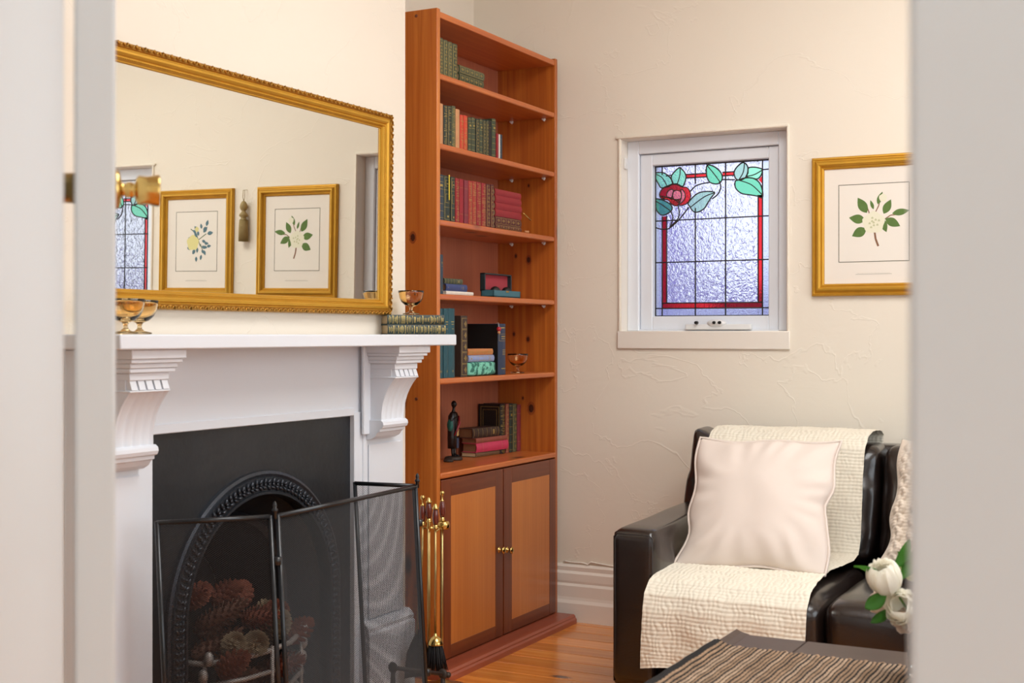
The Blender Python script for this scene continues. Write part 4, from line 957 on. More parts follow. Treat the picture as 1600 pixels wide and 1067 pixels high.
mb = MB().box(fx+0.008, fx+0.0155, fy+0.002, fy+0.017, fz+0.092, fz+0.120, 0.002); tag(mb.build('apron', mat('buff_paint', '#c09a62', 0.5), fg), 'buff checked apron panel')
mb = MB().box(fx+0.006, fx+0.0152, fy+0.001, fy+0.018, fz+0.045, fz+0.086, 0.002); tag(mb.build('skirt_panel', 'navy', fg), 'dark blue skirt panel')
mb = MB().tube([(fx+0.02, fy-0.012, fz+0.014), (fx+0.02, fy-0.010, fz+0.185)], 0.0012, 6); mb.build('staff', 'figure', fg)
dx_, dy_ = -2.535, Yx(692, -2.535)-0.004
tag(MB().lathe([(0.001, 0), (0.018, 0), (0.020, 0.004), (0.018, 0.008), (0.013, 0.009), (0.012, 0.011), (0.001, 0.011)], (dx_+0.02, dy_+0.012, fz), 20).build('small_dish', 'rustiron'), 'small dark metal dish left of the figurine', 'dish')

# ================================================================== STAINED GLASS WINDOWS
GW, GH = 0.484, 0.614
def g7(x, y):
    u = 1010+x/7.619; v = 240+y/7.619; s = (u-1024)/180.6; t = (v-(261-12.6*s))/(234+10.6*s); return s, t
leaves = [('gr1', [(110,245),(150,230),(210,235),(270,270),(310,320),(322,360),(260,390),(185,415),(150,370),(120,320),(110,300)], [(110,250),(190,290),(250,385)]),
 ('gr1', [(410,170),(370,195),(320,250),(305,290),(325,360),(380,365),(440,395),(470,350),(485,280),(470,230),(435,190)], [(412,170),(410,260),(380,360)]),
 ('gr2', [(740,140),(730,220),(740,290),(770,340),(830,362),(890,350),(920,300),(910,240),(870,190),(810,150)], [(745,150),(820,240),(890,335)]),
 ('gr4', [(1160,105),(1110,140),(1070,190),(1058,240),(1080,300),(1130,315),(1190,285),(1215,230),(1220,170),(1200,125)], [(1180,110),(1165,220),(1110,320)]),
 ('gr1', [(1225,170),(1290,160),(1350,170),(1385,190),(1375,250),(1330,300),(1270,290),(1200,275),(1220,230)], [(1385,195),(1290,250),(1200,270)]),
 ('gr2', [(1110,315),(1180,290),(1270,290),(1340,330),(1375,390),(1390,460),(1385,525),(1330,505),(1240,490),(1150,475),(1090,430),(1068,380),(1075,325)], [(1110,315),(1260,370),(1385,490)]),
 ('gr3', [(110,550),(170,550),(240,575),(295,610),(318,650),(300,690),(240,730),(190,738),(150,715),(120,670),(110,620)], [(110,570),(200,620),(300,690)]),
 ('gr4', [(510,595),(560,530),(620,480),(700,455),(830,460),(790,520),(740,600),(710,650),(650,690),(590,700),(550,665),(530,630)], [(830,465),(700,520),(540,640)])]
petals = [('ruby', [(160,500),(175,450),(215,410),(270,400),(320,372),(380,375),(430,400),(490,405),(530,445),(540,510),(520,570),(470,610),(410,620),(400,590),(330,545),(250,520),(190,545)]),
 ('darkred', [(165,510),(250,525),(330,548),(400,560),(400,600),(390,622),(350,625),(300,600),(270,560),(190,545)]),
 ('pinkred', [(250,480),(280,440),(330,435),(320,500),(300,530),(255,520)]),
 ('pinkred', [(330,460),(370,440),(420,460),(430,510),(410,545),(340,545),(322,500)]),
 ('pinkred', [(425,430),(465,460),(475,520),(440,580),(410,590),(430,520)])]
stems = [[(540,450),(600,390),(680,360),(770,345)], [(885,335),(902,400),(870,480),(800,540)], [(520,640),(400,790),(300,880),(240,910)], [(385,610),(402,700),(385,780),(290,880)], [(300,690),(325,770),(290,880)], [(110,885),(180,905),(270,900)], [(920,310),(1070,310)], [(240,272),(310,262)], [(1385,190),(1485,180)], [(740,140),(735,120)]]
def smooth_loop(pts, k=3):
    out = []; n = len(pts)
    for i in range(n):
        p0, p1, p2, p3 = pts[i-1], pts[i], pts[(i+1) % n], pts[(i+2) % n]
        for j in range(k):
            t = j/k; out.append(tuple(0.5*((2*p1[c])+(-p0[c]+p2[c])*t+(2*p0[c]-5*p1[c]+4*p2[c]-p3[c])*t*t+(-p0[c]+3*p1[c]-3*p2[c]+p3[c])*t**3) for c in (0, 1)))
    return out
def smooth_open(pts, k=5):
    if len(pts) < 3: return pts
    q = [pts[0]]+list(pts)+[pts[-1]]; out = []
    for i in range(1, len(q)-2):
        for j in range(k):
            t = j/k; out.append(tuple(0.5*((2*q[i][c])+(-q[i-1][c]+q[i+1][c])*t+(2*q[i-1][c]-5*q[i][c]+4*q[i+1][c]-q[i+2][c])*t*t+(-q[i-1][c]+3*q[i][c]-3*q[i+1][c]+q[i+2][c])*t**3) for c in (0, 1)))
    return out+[pts[-1]]
def cutter_at(c, sa, o): bpy.context.view_layer.update(); return c
def window(name, xo0, xo1, flip, label):
    yw = 4.985; cx = (xo0+xo1)/2
    root = bpy.data.objects.new(name, None); COL.objects.link(root); root.location = (cx, yw, WZ0); tag(root, label, 'window', None, 'structure')
    sgn = -1 if flip else 1
    gxl = cx+sgn*(-1.961+1.724); ztop = 1.869; yg = 5.020      # glass top-left corner (mirrored when flipped)
    def PX(s): return gxl+sgn*s*GW
    def PZ(t): return ztop-t*GH
    # lining of the opening
    mb = MB(); e = 0.004
    mb.box(xo0, xo0+e, YB-0.002, 5.12, WZ0, WZ1); mb.box(xo1-e, xo1, YB-0.002, 5.12, WZ0, WZ1); mb.box(xo0, xo1, YB-0.002, 5.12, WZ1-e, WZ1); mb.build('reveal_lining', 'creamtrim', root)
    mb = MB(); b = 0.006
    mb.box(xo0-0.012, xo1+0.010, YB-0.010, YB+0.0, WZ0-0.072, WZ0, 0.004, 2); mb.box(xo0, xo1, YB, 5.12, WZ0-0.07, WZ0, 0.002); mb.build('sill', 'creamtrim', root)
    mb = MB(); mb.box(xo0-0.008, xo0+0.002, YB-0.008, YB+0.002, WZ0-0.07, WZ1+0.006, 0.003, 2); mb.box(xo1-0.002, xo1+0.006, YB-0.008, YB+0.002, WZ0-0.07, WZ1+0.006, 0.003, 2); mb.box(xo0-0.02, xo1+0.006, YB-0.010, YB+0.002, WZ1-0.002, WZ1+0.010, 0.004, 2); mb.build('plaster_bead', 'wall', root)
    # fixed frame
    sx0, sx1 = cx-0.291, cx+0.291; sz0, sz1 = 1.200, 1.917
    mb = MB(); y0, y1 = yw-0.015, 5.09
    mb.box(xo0+e, sx0, y0, y1, WZ0, WZ1-e, 0.003); mb.box(sx1, xo1-e, y0, y1, WZ0, WZ1-e, 0.003); mb.box(sx0, sx1, y0, y1, sz1, WZ1-e, 0.003); mb.box(sx0-0.001, sx1+0.001, y0+0.004, y1, WZ0-0.001, sz0+0.002); mb.build('window_frame', 'trimwhite', root)
    sash = MB(); gx0, gx1 = min(PX(0), PX(1)), max(PX(0), PX(1)); gz0, gz1 = PZ(1), PZ(0); y0 = yw+0.0
    sash.box(sx0+0.002, gx0, y0, 5.06, sz0, sz1-0.002, 0.003); sash.box(gx1, sx1-0.002, y0, 5.06, sz0, sz1-0.002, 0.003); sash.box(gx0, gx1, y0, 5.06, gz1, sz1-0.002, 0.003); sash.box(gx0, gx1, y0, 5.06, sz0, gz0, 0.003)
    sa = sash.build('sash', 'trimwhite', root)
    # clear panes, cut around the coloured ones
    S = [0, .063, .103, .357, .619, .895, .931, 1]; T = [0, .363, .641, .912, .947, 1]
    cutm = MB()
    def cutpoly(mb, pts, y0=yg-0.01, y1=yg+0.01): mb.prism([(PX(max(-.01, s)), PZ(t)) for s, t in pts], 'y', y0, y1)
    for m_, pts, vein in leaves: cutpoly(cutm, [g7(*p) for p in smooth_loop(pts)])
    cutpoly(cutm, [g7(*p) for p in smooth_loop(petals[0][1])])
    for (a, b, c, d) in ((.275, .452, .066, .089), (.592, .69, .066, .089), (.063, .103, .335, .37), (.895, .931, .225, .37)): cutpoly(cutm, [(a, c), (b, c), (b, d), (a, d)])
    cutpoly(cutm, [g7(1340,310), g7(1387,255), g7(1387,360)])
    cutter = cutm.build('cutter', 'lead'); cut2m = MB()
    for m_, pts in petals[1:]: cutpoly(cut2m, [g7(*p) for p in smooth_loop(pts)])
    cutter2 = cut2m.build('cutter', 'lead')
    def carve(o, c):
        bo = o.modifiers.new('b', 'BOOLEAN'); bo.operation = 'DIFFERENCE'; bo.object = c; bo.solver = 'EXACT'; bo.use_self = True
        dg = bpy.context.evaluated_depsgraph_get(); me = bpy.data.meshes.new_from_object(o.evaluated_get(dg)); o.modifiers.clear(); o.data = me
    for i in range(7):
        for j in range(5):
            if (j in (1, 2) and i in (1, 5)) or (j == 3 and 1 <= i <= 5): continue
            edge = i in (0, 6) or j == 4
            o = MB().box(PX(S[i]), PX(S[i+1]), yg-0.0018, yg+0.0017, PZ(T[j+1]), PZ(T[j])).build('glass_pane', 'panefine' if edge else 'pane', sa)
            if j == 0:
                P0_ = sa; carve(o, cutter_at(cutter, sa, o))
                if len(o.data.vertices) == 0: bpy.data.objects.remove(o)
    def pane_poly(pts, m_, lay=0):
        P = [(PX(s), PZ(t)) for s, t in pts]; return MB().prism(P, 'y', yg-0.0015, yg+0.0012).build('glass_pane', m_, sa)
    def pane_rect(s0, s1, t0, t1, m_): pane_poly([(s0, t0), (s1, t0), (s1, t1), (s0, t1)], m_)
    for a, b in ((.335, .363), (.363, .641), (.641, .912)): pane_rect(.063, .103, a, b, 'ruby')
    for a, b in ((.225, .363), (.363, .641), (.641, .912)): pane_rect(.895, .931, a, b, 'ruby')
    for a, b in ((.063, .357), (.357, .619), (.619, .931)): pane_rect(a, b, .912, .945, 'ruby')
    for a, b in ((.275, .357), (.357, .452), (.592, .619), (.619, .69)): pane_rect(a, b, .066, .089, 'ruby')
    pane_poly([g7(1340,310), g7(1387,255), g7(1387,360)], 'ruby')
    lead = MB(); r = 0.0028
    def L3(pts, rr=r): lead.tube([(PX(s), yg-0.003, PZ(t)) for s, t in pts], rr, 6)
    for m_, pts, vein in leaves:
        lp = [g7(*p) for p in smooth_loop(pts)]; lp = [(max(0, s), t) for s, t in lp]; pane_poly(lp, m_); L3(lp+[lp[0]]); L3([g7(*p) for p in smooth_open(vein)], 0.0022)
    for m_, pts in petals:
        lp = [g7(*p) for p in smooth_loop(pts)]; po = pane_poly(lp, m_); lead.tube([(PX(s), yg-0.003, PZ(t)) for s, t in lp+[lp[0]]], 0.0022, 6)
        if m_ == 'ruby': bpy.context.view_layer.update(); carve(po, cutter2)
    for st in stems: L3([g7(*p) for p in smooth_open(st)])
    L3([(0, .003), (1, .003)], 0.003); L3([(0, .998), (1, .998)], 0.003); L3([(0.003, 0), (0.003, 1)], 0.003); L3([(.997, 0), (.997, 1)], 0.003)
    L3([(0, .365), (1, .361)]); L3([(0, .642), (1, .640)]); L3([(0, .947), (1, .949)]); L3([(.063, .912), (.931, .914)])
    L3([(.063, 0), (.063, .06)]); L3([(.063, .335), (.063, 1)]); L3([(.103, .335), (.103, .912)]); L3([(.895, .225), (.895, .912)]); L3([(.931, 0), (.931, 1)])
    L3([(.357, 0), (.357, .13)]); L3([(.357, .29), (.357, 1)]); L3([(.619, 0), (.619, 1)])
    L3([(.275, .066), (.452, .066)]); L3([(.275, .089), (.452, .089)]); L3([(.592, .066), (.69, .066)]); L3([(.592, .089), (.69, .089)])
    tag(lead.build('lead_came', 'lead', sa), 'dark lead strips outlining flowers, leaves and grid')
    bpy.data.objects.remove(cutter); bpy.data.objects.remove(cutter2)
    # winder on the bottom rail
    wx0, wx1 = cx-0.085, cx+0.185
    mb = MB().box(wx0, wx1, yw-0.030, yw, 1.200, 1.222, 0.004, 2); wd = mb.build('window_winder', 'whiteplastic', root)
    MB().ball((cx+0.045, yw-0.026, 1.226), 0.02, 14, (2.0, 0.8, 0.75)).build('winder_body', 'whiteplastic', wd)
    for q in (-0.035, 0.040, 0.062): MB().lathe([(0.006, -0.012), (0.007, 0.006), (0.001, 0.008)], (cx+q, yw-0.036, 1.228), 10, True, 'y').build('winder_knob', 'blackplastic', wd)
    MB().box(xo0+e, xo0+e+0.010, YB+0.020, YB+0.046, 1.855, 1.900, 0.003, 2).build('sash_lock', 'whiteplastic', root)
    return root
window('window_1', W1[0], W1[1], False, 'small window with camellia leadlight glass in a white frame, left of the framed print')
window('window_2', W2[0], W2[1], True, 'matching camellia leadlight window, seen only in the mirror')
# outdoors beyond the windows
mb = MB().box(-4.2, -2.36, 6.4, 6.5, 0, 2.05); struct('wall_neighbour', mb, 'wallout', 'lilac rendered garden wall behind the leadlight window', 'wall')
mb = MB().box(-2.36, -2.27, 6.3, 6.45, 0, 1.75); struct('trim_3', mb, 'postout', 'pale post outside the leadlight window', 'post')
mb = MB().box(-2.27, 2.5, 6.6, 6.7, 0, 1.42); struct('wall_garden', mb, 'wallout', 'low lilac garden wall outside the window', 'wall')
struct('trim_4', MB().box(-8, 6, YB+0.3, 14, -0.2, -0.02), 'ground', 'paved ground outside the windows', 'ground')

# ================================================================== PICTURES
FW, FH = 0.456, 0.520
def picture(x0, z0, label, kind):
    cx, cz = x0+FW/2, z0+FH/2
    p = thing('framed_print', label, 'picture', (cx, YB, cz), (0, 0, -PI/2), 'gold framed botanical prints on the back wall')
    # local: +x points into the room (-Y of the world), y = -world... width runs along local y
    mb = MB(); frame_sweep(mb, FW, FH, [(0, 0.001), (0, 0.014), (0.003, 0.019), (0.008, 0.020), (0.011, 0.017), (0.014, 0.018), (0.022, 0.026), (0.028, 0.0265), (0.033, 0.022), (0.037, 0.014), (0.040, 0.015), (0.044, 0.012), (0.046, 0.006)]); mb.build('frame', 'gold', p, local=True)
    MB().box(0.001, 0.006, -FW/2+0.02, FW/2-0.02, -FH/2+0.02, FH/2-0.02).build('mount', 'mat', p, local=True)
    rw, rh = 0.259, 0.290; zc = 1.5955-1.5855
    ml = MB()
    for (a, b, c, d) in ((-rw/2, rw/2, rh/2-0.0025, rh/2), (-rw/2, rw/2, -rh/2, -rh/2+0.0025), (-rw/2, -rw/2+0.0025, -rh/2, rh/2), (rw/2-0.0025, rw/2, -rh/2, rh/2)): ml.box(0.006, 0.0065, a, b, c+zc, d+zc)
    ml.build('ruled_border', 'ink', p, local=True)
    MB().box(0.0058, 0.0062, -rw/2+0.003, rw/2-0.003, -rh/2+0.003+zc, rh/2-0.003+zc).build('paper', 'paper', p, local=True)
    cp = MB(); cp.box(0.006, 0.0063, -0.066, 0.066, -0.1815, -0.1795); cp.box(0.006, 0.0063, -0.060, 0.060, -0.1775, -0.1768); cp.build('caption', 'ink_lt', p, local=True)
    # drawing: coordinates (a right, b up) in metres about the print centre, local y = -a mirrored by the quarter turn
    X0 = 0.0064
    def poly(mb, pts): mb.face([mb.bm.verts.new((X0+lay[0], a*1.22, b*1.22+zc)) for a, b in pts])
    lay = [0.0]
    def leafp(mb, x, y, ang, L_, w_):
        pts = []; n = 8
        for i in range(n+1): t = i/n; pts.append((L_*t, w_*math.sin(PI*t**0.85)))
        for i in range(n-1, 0, -1): t = i/n; pts.append((L_*t, -w_*math.sin(PI*t**0.85)))
        c, s = math.cos(ang), math.sin(ang); lay[0] += 0.000012
        poly(mb, [(x+c*a-s*b, y+s*a+c*b) for a, b in pts])
    def disc(mb, x, y, r, n=14, wob=0.12):
        lay[0] += 0.00002; poly(mb, [(x+r*(1+wob*math.sin(5*2*PI*i/n))*math.cos(2*PI*i/n), y+r*(1+wob*math.sin(5*2*PI*i/n))*math.sin(2*PI*i/n)) for i in range(n)])
    def stem(mb, pts, w_=0.0016):
        lay[0] += 0.00001
        for (a, b), (c, d) in zip(pts, pts[1:]):
            L_ = math.hypot(c-a, d-b); nx, ny = -(d-b)/L_*w_, (c-a)/L_*w_; poly(mb, [(a+nx, b+ny), (c+nx, d+ny), (c-nx, d-ny), (a-nx, b-ny)])
    if kind == 0:
        s_ = MB(); stem(s_, [(0.002, -0.020), (0.006, -0.050), (0.014, -0.072)], 0.003); stem(s_, [(0.0, 0.02), (0.015, 0.05), (0.020, 0.072)]); stem(s_, [(0.02, 0.0), (0.05, 0.02), (0.075, 0.022)]); stem(s_, [(-0.01, 0.02), (-0.02, 0.05)]); s_.build('printed_stem', 'pstem', p, local=True)
        g = MB()
        for q in ((-0.020, 0.030, 2.1, 0.055, 0.014), (-0.025, 0.008, 2.95, 0.050, 0.014), (-0.022, -0.018, 3.6, 0.048, 0.015), (0.030, 0.025, 1.1, 0.048, 0.012), (0.022, 0.012, -1.2, 0.046, 0.011), (0.035, 0.010, -0.6+0.1, 0.050, 0.013), (0.055, 0.025, 0.15, 0.052, 0.010), (0.012, 0.055, 1.2, 0.040, 0.008), (0.0, 0.04, 1.9, 0.030, 0.005)): leafp(g, *q)
        g.build('printed_leaves', 'pleaf', p, local=True)
        f = MB(); disc(f, 0.0, 0.0, 0.033, 20, 0.08); disc(f, 0.028, 0.074, 0.012, 12, 0.1); f.build('printed_flower', 'pflower', p, local=True)
        f = MB()
        for k in range(9): a = k*2.4; disc(f, 0.018*math.sqrt(k/9)*math.cos(a), 0.018*math.sqrt(k/9)*math.sin(a), 0.0035, 8, 0.2)
        f.build('printed_petal_lines', 'pflower2', p, local=True)
    else:
        s_ = MB(); stem(s_, [(-0.02, -0.02), (0.0, 0.03), (0.03, 0.05)]); stem(s_, [(-0.02, -0.01), (-0.04, -0.05)]); stem(s_, [(0.0, 0.0), (-0.05, 0.03)]); s_.build('printed_stem', 'pleafd', p, local=True)
        g = MB(); rnd = random.Random(4)
        for k in range(26):
            a = rnd.random()*2*PI; r = 0.015+0.038*rnd.random(); leafp(g, -0.012+r*math.cos(a)*0.9, r*math.sin(a)*1.15, a+rnd.uniform(-.6, .6), 0.022, 0.006)
        for q in ((-0.035, 0.035, 2.3, 0.03, 0.008), (-0.05, 0.06, 1.9, 0.026, 0.007), (0.0, -0.06, -1.6, 0.022, 0.006), (-0.055, 0.03, 3.0, 0.03, 0.008)): leafp(g, *q)
        g.build('printed_leaves', 'pblue', p, local=True)
        f = MB(); disc(f, 0.018, -0.005, 0.030, 20, 0.08); disc(f, -0.002, 0.048, 0.010, 12, 0.1); f.build('printed_flower', 'pyellow', p, local=True)
    return p
PZ0 = 1.325
picture(-1.283, PZ0, 'gold framed print of a white camellia beside the leadlight window', 0)
picture(-0.682, PZ0, 'gold framed print of a yellow rose, seen only in the mirror', 1)
# the quarter turn leaves local +y on world -x... mirror each drawing so that it reads as in the photograph
ts = thing('hanging_tassel', 'old gold silk tassel hanging between the two prints, seen in the mirror', 'tassel', (-0.755, YB-0.022, 1.70))
tx, ty = -0.755, YB-0.024
MB().tube([(tx, YB-0.002, 1.835), (tx+0.004, ty, 1.832), (tx+0.006, ty, 1.80), (tx, ty, 1.775)], 0.0016, 6).build('cord_loop', 'tassel', ts); MB().tube([(tx, YB-0.002, 1.835), (tx-0.004, ty, 1.832), (tx-0.005, ty, 1.80), (tx, ty, 1.775)], 0.0016, 6).build('cord_loop', 'tassel', ts)
MB().lathe([(0.001, 1.782), (0.009, 1.778), (0.016, 1.766), (0.019, 1.752), (0.015, 1.740), (0.009, 1.734), (0.011, 1.728), (0.020, 1.718), (0.021, 1.710), (0.012, 1.702), (0.013, 1.697), (0.021, 1.69), (0.001, 1.688)], (tx, ty, 0), 20).build('tassel_head', 'tassel', ts)
mb = MB()
for k in range(40):
    a = 2*PI*k/40; mb.tube([(tx+0.018*math.cos(a), ty+0.018*math.sin(a), 1.69), (tx+0.021*math.cos(a), ty+0.020*math.sin(a), 1.65), (tx+0.0215*math.cos(a), ty+0.0205*math.sin(a), 1.59)], 0.0019, 5)
mb.lathe([(0.017, 1.595), (0.018, 1.69)], (tx, ty, 0), 16); tag(mb.build('fringe', 'tassel', ts), None, None, None, 'stuff')

# ================================================================== SOFA
SX0, SXI = -1.662, -1.515; SY0 = 3.865; NX = -0.972
sofa = thing('sofa', 'dark brown leather sofa with square arms against the back wall', 'sofa', (-0.7, 4.35, 0))
def wrinkle(p, amp, sc, sd=0): return p+Vector((0, 0, 1))*0+Vector(noise.noise_vector((p+Vector((sd, 0, 0)))*sc))*amp
def armwarp(p):
    q = p.copy()
    if p.z > 0: q.z += 0.022*((p.y+0.44)/0.88)*(p.z/0.26)
    return wrinkle(q, 0.0025, 6)
for s_, x0, x1 in ((0, SX0, SXI), (1, 0.10, 0.247)):
    MB().softbox(((x0+x1)/2, SY0+0.435, 0.305), ((x1-x0)/2, 0.435, 0.250), 0.022, 14, (0.004, 0.002, 0.006), armwarp).build('arm', 'leather', sofa)
    mb = MB(); zt_ = 0.5425; mb.tube([(x0+0.008, SY0+0.006, 0.07), (x0+0.008, SY0+0.006, zt_-0.008), (x0+0.018, SY0+0.006, zt_), (x1-0.018, SY0+0.006, zt_), (x1-0.008, SY0+0.006, zt_-0.008), (x1-0.008, SY0+0.006, 0.07)], 0.0022, 6); mb.build('piping', 'seam', sofa)
MB().softbox((-0.7075, SY0+0.44, 0.155), (0.81, 0.42, 0.10), 0.02, 8).build('base', 'leather', sofa)
for (x, yy) in ((-1.60, 3.95), (0.18, 3.95), (-1.60, 4.68), (0.18, 4.68)): MB().box(x-0.025, x+0.025, yy-0.025, yy+0.025, 0, 0.06).build('foot', 'blackplastic', sofa)
MB().softbox((-0.7075, 4.775, 0.42), (0.945, 0.06, 0.37), 0.03, 10).build('back_frame', 'leather', sofa)
seats = ((SXI, NX), (NX, -0.43), (-0.43, 0.10))
for i, (a, b) in enumerate(seats):
    def sw(p, i=i):
        q = wrinkle(p, 0.004, 7, i*3.1); 
        if p.y < -0.2: q.z -= 0.012*((-p.y-0.2)/0.1)
        return q
    MB().softbox(((a+b)/2, 3.815+0.31, 0.312), ((b-a)/2-0.003, 0.31, 0.090), 0.045, 16, (0.002, 0.012, 0.014), sw).build('seat_cushion', 'leather', sofa)
backs = ((-1.668, -0.960), (-0.952, -0.43), (-0.43, 0.25))
for i, (a, b) in enumerate(backs):
    hw = (b-a)/2-0.004
    def bwp(p, i=i, hw=hw):
        q = p.copy(); f = (p.z+0.2)/0.4; q.y += 0.15*f                                   # lean back
        cr = max(0, abs(p.x)/hw-0.72)/0.28; q.z += (0.014+(0.055 if (i == 0 and p.x < 0) else 0))*cr*cr*(1 if p.z > 0.1 else 0)      # pulled up corners
        q.y += 0.006*math.sin(p.z*44+p.x*9+i)*cr+0.002*math.sin(p.z*80+i)*cr
        if i == 0 and p.x < -hw*0.55: q.x += (0.02*f if True else 0)
        return wrinkle(q, 0.007, 6, i*5.7)
    MB().softbox(((a+b)/2, 4.535, 0.600), (hw, 0.105, 0.195), 0.050, 20, (0.004, 0.02, 0.006), bwp).build('back_cushion', 'leather', sofa)

# throw
TX0, TX1 = -1.568, -1.000
cur = [(4.805, 0.66), (4.800, 0.76), (4.790, 0.812), (4.755, 0.832), (4.70, 0.836), (4.640, 0.834), (4.590, 0.820), (4.548, 0.787), (4.520, 0.72), (4.490, 0.64), (4.455, 0.56), (4.425, 0.49), (4.395, 0.443), (4.34, 0.430), (4.20, 0.428), (4.05, 0.428), (3.92, 0.422), (3.840, 0.408), (3.796, 0.375), (3.783, 0.33), (3.779, 0.26), (3.775, 0.150)]
cs = [Vector((p[0], p[1])) for p in cur]; cum = [0]
for a, b in zip(cs, cs[1:]): cum.append(cum[-1]+(b-a).length)
def along(t):
    s = t*cum[-1]
    for i in range(len(cs)-1):
        if s <= cum[i+1] or i == len(cs)-2:
            f = (s-cum[i])/(cum[i+1]-cum[i]); p = cs[i].lerp(cs[i+1], f); d = (cs[i+1]-cs[i]).normalized(); return p, d
def cloth(a, b):
    p, d = along(b); nrm = Vector((-d.y, d.x)) ; nrm = -nrm if False else nrm
    seat_t = max(0, min(1, (b-0.55)/0.1)); front = max(0, min(1, (b-0.80)/0.2))
    x0 = TX0+0.043*seat_t; x1 = TX1-0.016*seat_t
    x = x0+(x1-x0)*a+0.006*math.sin(b*17)*(2*abs(a-.5))
    if front > 0: x += 0.012*front*math.sin(2+a*6)
    s = b*cum[-1]; cell = 0.0135
    q = 0.0021*(abs(math.sin(PI*s/0.0125+0.9*noise.noise(Vector((x*14, s*9, 7))))))**0.7 + 0.0024*abs(math.sin(PI*x/0.016+2.6*noise.noise(Vector((x*30, s*30, 0)))))
    wob = 0.004*noise.noise(Vector((x*7, s*7, 1.0)))+0.003*noise.noise(Vector((x*18, s*18, 4.0)))
    fold = 0.012*front*(math.sin(a*PI*5+0.6)*0.5+0.5)*min(1, front*1.5)
    off = q+wob+0.004
    y_ = p.x+(-nrm.x)*off*(-1 if False else 1) ; z_ = p.y
    # outward normal: away from the sofa
    on = Vector((d.y, -d.x)); on = on if on.dot(Vector((-0.5, 0.6))) > -0.2 else -on
    y_ = p.x+on.x*off-fold; z_ = p.y+on.y*off
    if b > 0.97: z_ += 0.010*math.sin(a*9)*(b-0.97)/0.03
    return (x, y_, max(z_, 0.1))
mb = MB(); mb.grid(150, 620, cloth)
tag(mb.build('throw_blanket', 'throw'), 'cream quilted throw draped over the back, seat and front of the sofa', 'throw')

# cushions
piping_bumps = True
def pillow(name, label, cat, W_, T_, loc, rot, m_, fn=None, n=60, seam=True):
    mb = MB()
    def edge(a, b, sg):
        u, v = a*2-1, b*2-1
        wx = W_/2*(1-0.045*(1-v*v)**1.2*1.0); wz = W_/2*(1-0.045*(1-u*u)**1.2)
        x = u*wx; z = v*wz
        if piping_bumps: x += (-0.016*math.exp(-((v-0.0)/0.16)**2)*max(0, u)**3 + 0.012*math.exp(-((v+0.45)/0.2)**2)*max(0, -u)**3 - 0.012*math.exp(-((v+1)/0.25)**2)*max(0, -u)**3 + 0.006*math.sin(v*7)*abs(u)**3); z += 0.006*math.sin(u*5+1)*abs(v)**3
        t = T_/2*max(0, (1-abs(u)**2.4))**0.62*max(0, (1-abs(v)**2.4))**0.62
        P = Vector((x, 0, z)); k = noise.noise(Vector((x*9, z*9, sg*3.0)))*0.008
        rad = math.hypot(u, v)
        ang = math.atan2(z, x)
        crease = 0.0045*math.sin(ang*18+4*noise.noise(Vector((x*6, z*6, 2))))*max(0, min(1, (rad-0.55)*2))*(1 if t > 0.004 else 0)
        if fn: k += fn(u, v, x, z)*(1 if t > 0.01 else 0)
        return (x, sg*(-(t+(k+crease)*min(1, t/0.03))), z)
    F_ = mb.grid(n, n, lambda a, b: edge(a, b, 1)); B_ = mb.grid(n, n, lambda a, b: edge(a, b, -1))
    bmesh.ops.remove_doubles(mb.bm, verts=mb.bm.verts, dist=0.0004)
    root = thing(name, label, cat, loc, rot)
    mb.build('cushion_body', m_, root, local=True)
    if seam:
        pts = []
        def E(u, v): q = edge((u+1)/2, (v+1)/2, 1); return (q[0]*1.008, 0, q[2]*1.008)
        q = [i/20*2-1 for i in range(21)]
        loop = [E(u, -1) for u in q]+[E(1, v) for v in q[1:]]+[E(-u, 1) for u in q[1:]]+[E(-1, -v) for v in q[1:]]
        MB().tube(loop, 0.0045, 6).build('piping', m_, root, local=True)
    return root
pillow('scatter_cushion', 'large pale linen cushion propped on the cream throw', 'cushion', 0.478, 0.150, (-1.270, 4.185, 0.626), (math.radians(-34), math.radians(-1.0), math.radians(3)), 'cushion')
def knit(u, v, x, z):
    c = 0.0
    for k in range(-3, 4):
        xc = k*0.062; dx = x-xc
        if abs(dx) < 0.031:
            ph = z/0.045*PI; s1 = 0.013*math.sin(ph); 
            d1 = max(0, 1-((dx-s1)/0.012)**2); d2 = max(0, 1-((dx+s1)/0.012)**2)
            c = max(c, 0.014*math.sqrt(d1), 0.014*math.sqrt(d2))
    return c+0.0025*abs(math.sin(z/0.0055*PI/2))
pillow('knitted_cushion', 'oatmeal cable-knit cushion at the right beside the linen cushion', 'cushion', 0.46, 0.13, (-0.640, 4.25, 0.430+0.205), (math.radians(-30), 0, math.radians(-6)), 'knit', knit, 170, False)

# ================================================================== COFFEE TABLE
TXL, TYB, TZ = -0.990, 3.086, 0.450
tb = thing('coffee_table', 'dark stained wooden coffee table in front of the sofa', 'coffee table', (-0.45, 2.74, 0))
nb = 5; wY = 0.69/nb
MB().box(TXL, TXL+0.168, TYB-0.69, TYB, TZ-0.028, TZ, 0.0015).build('end_board', 'tablewood', tb)
for i in range(nb):
    y1_ = TYB-i*wY; y0_ = y1_-wY+0.0012; m_ = MB().box(TXL+0.170, 0.16, y0_, y1_, TZ-0.028, TZ, 0.0015); m_.build('plank', 'tablewood', tb)
for x in (TXL, 0.16):
    s_ = 1 if x < 0 else -1
    MB().prism([(x-s_*0.006, TZ-0.03), (x+s_*0.026, TZ-0.03), (x+s_*0.026, TZ+0.0002), (x+s_*0.008, TZ+0.004), (x-s_*0.006, TZ+0.010)], 'y', TYB-0.69-0.004, TYB+0.006).build('end_lip', 'tablewood', tb)
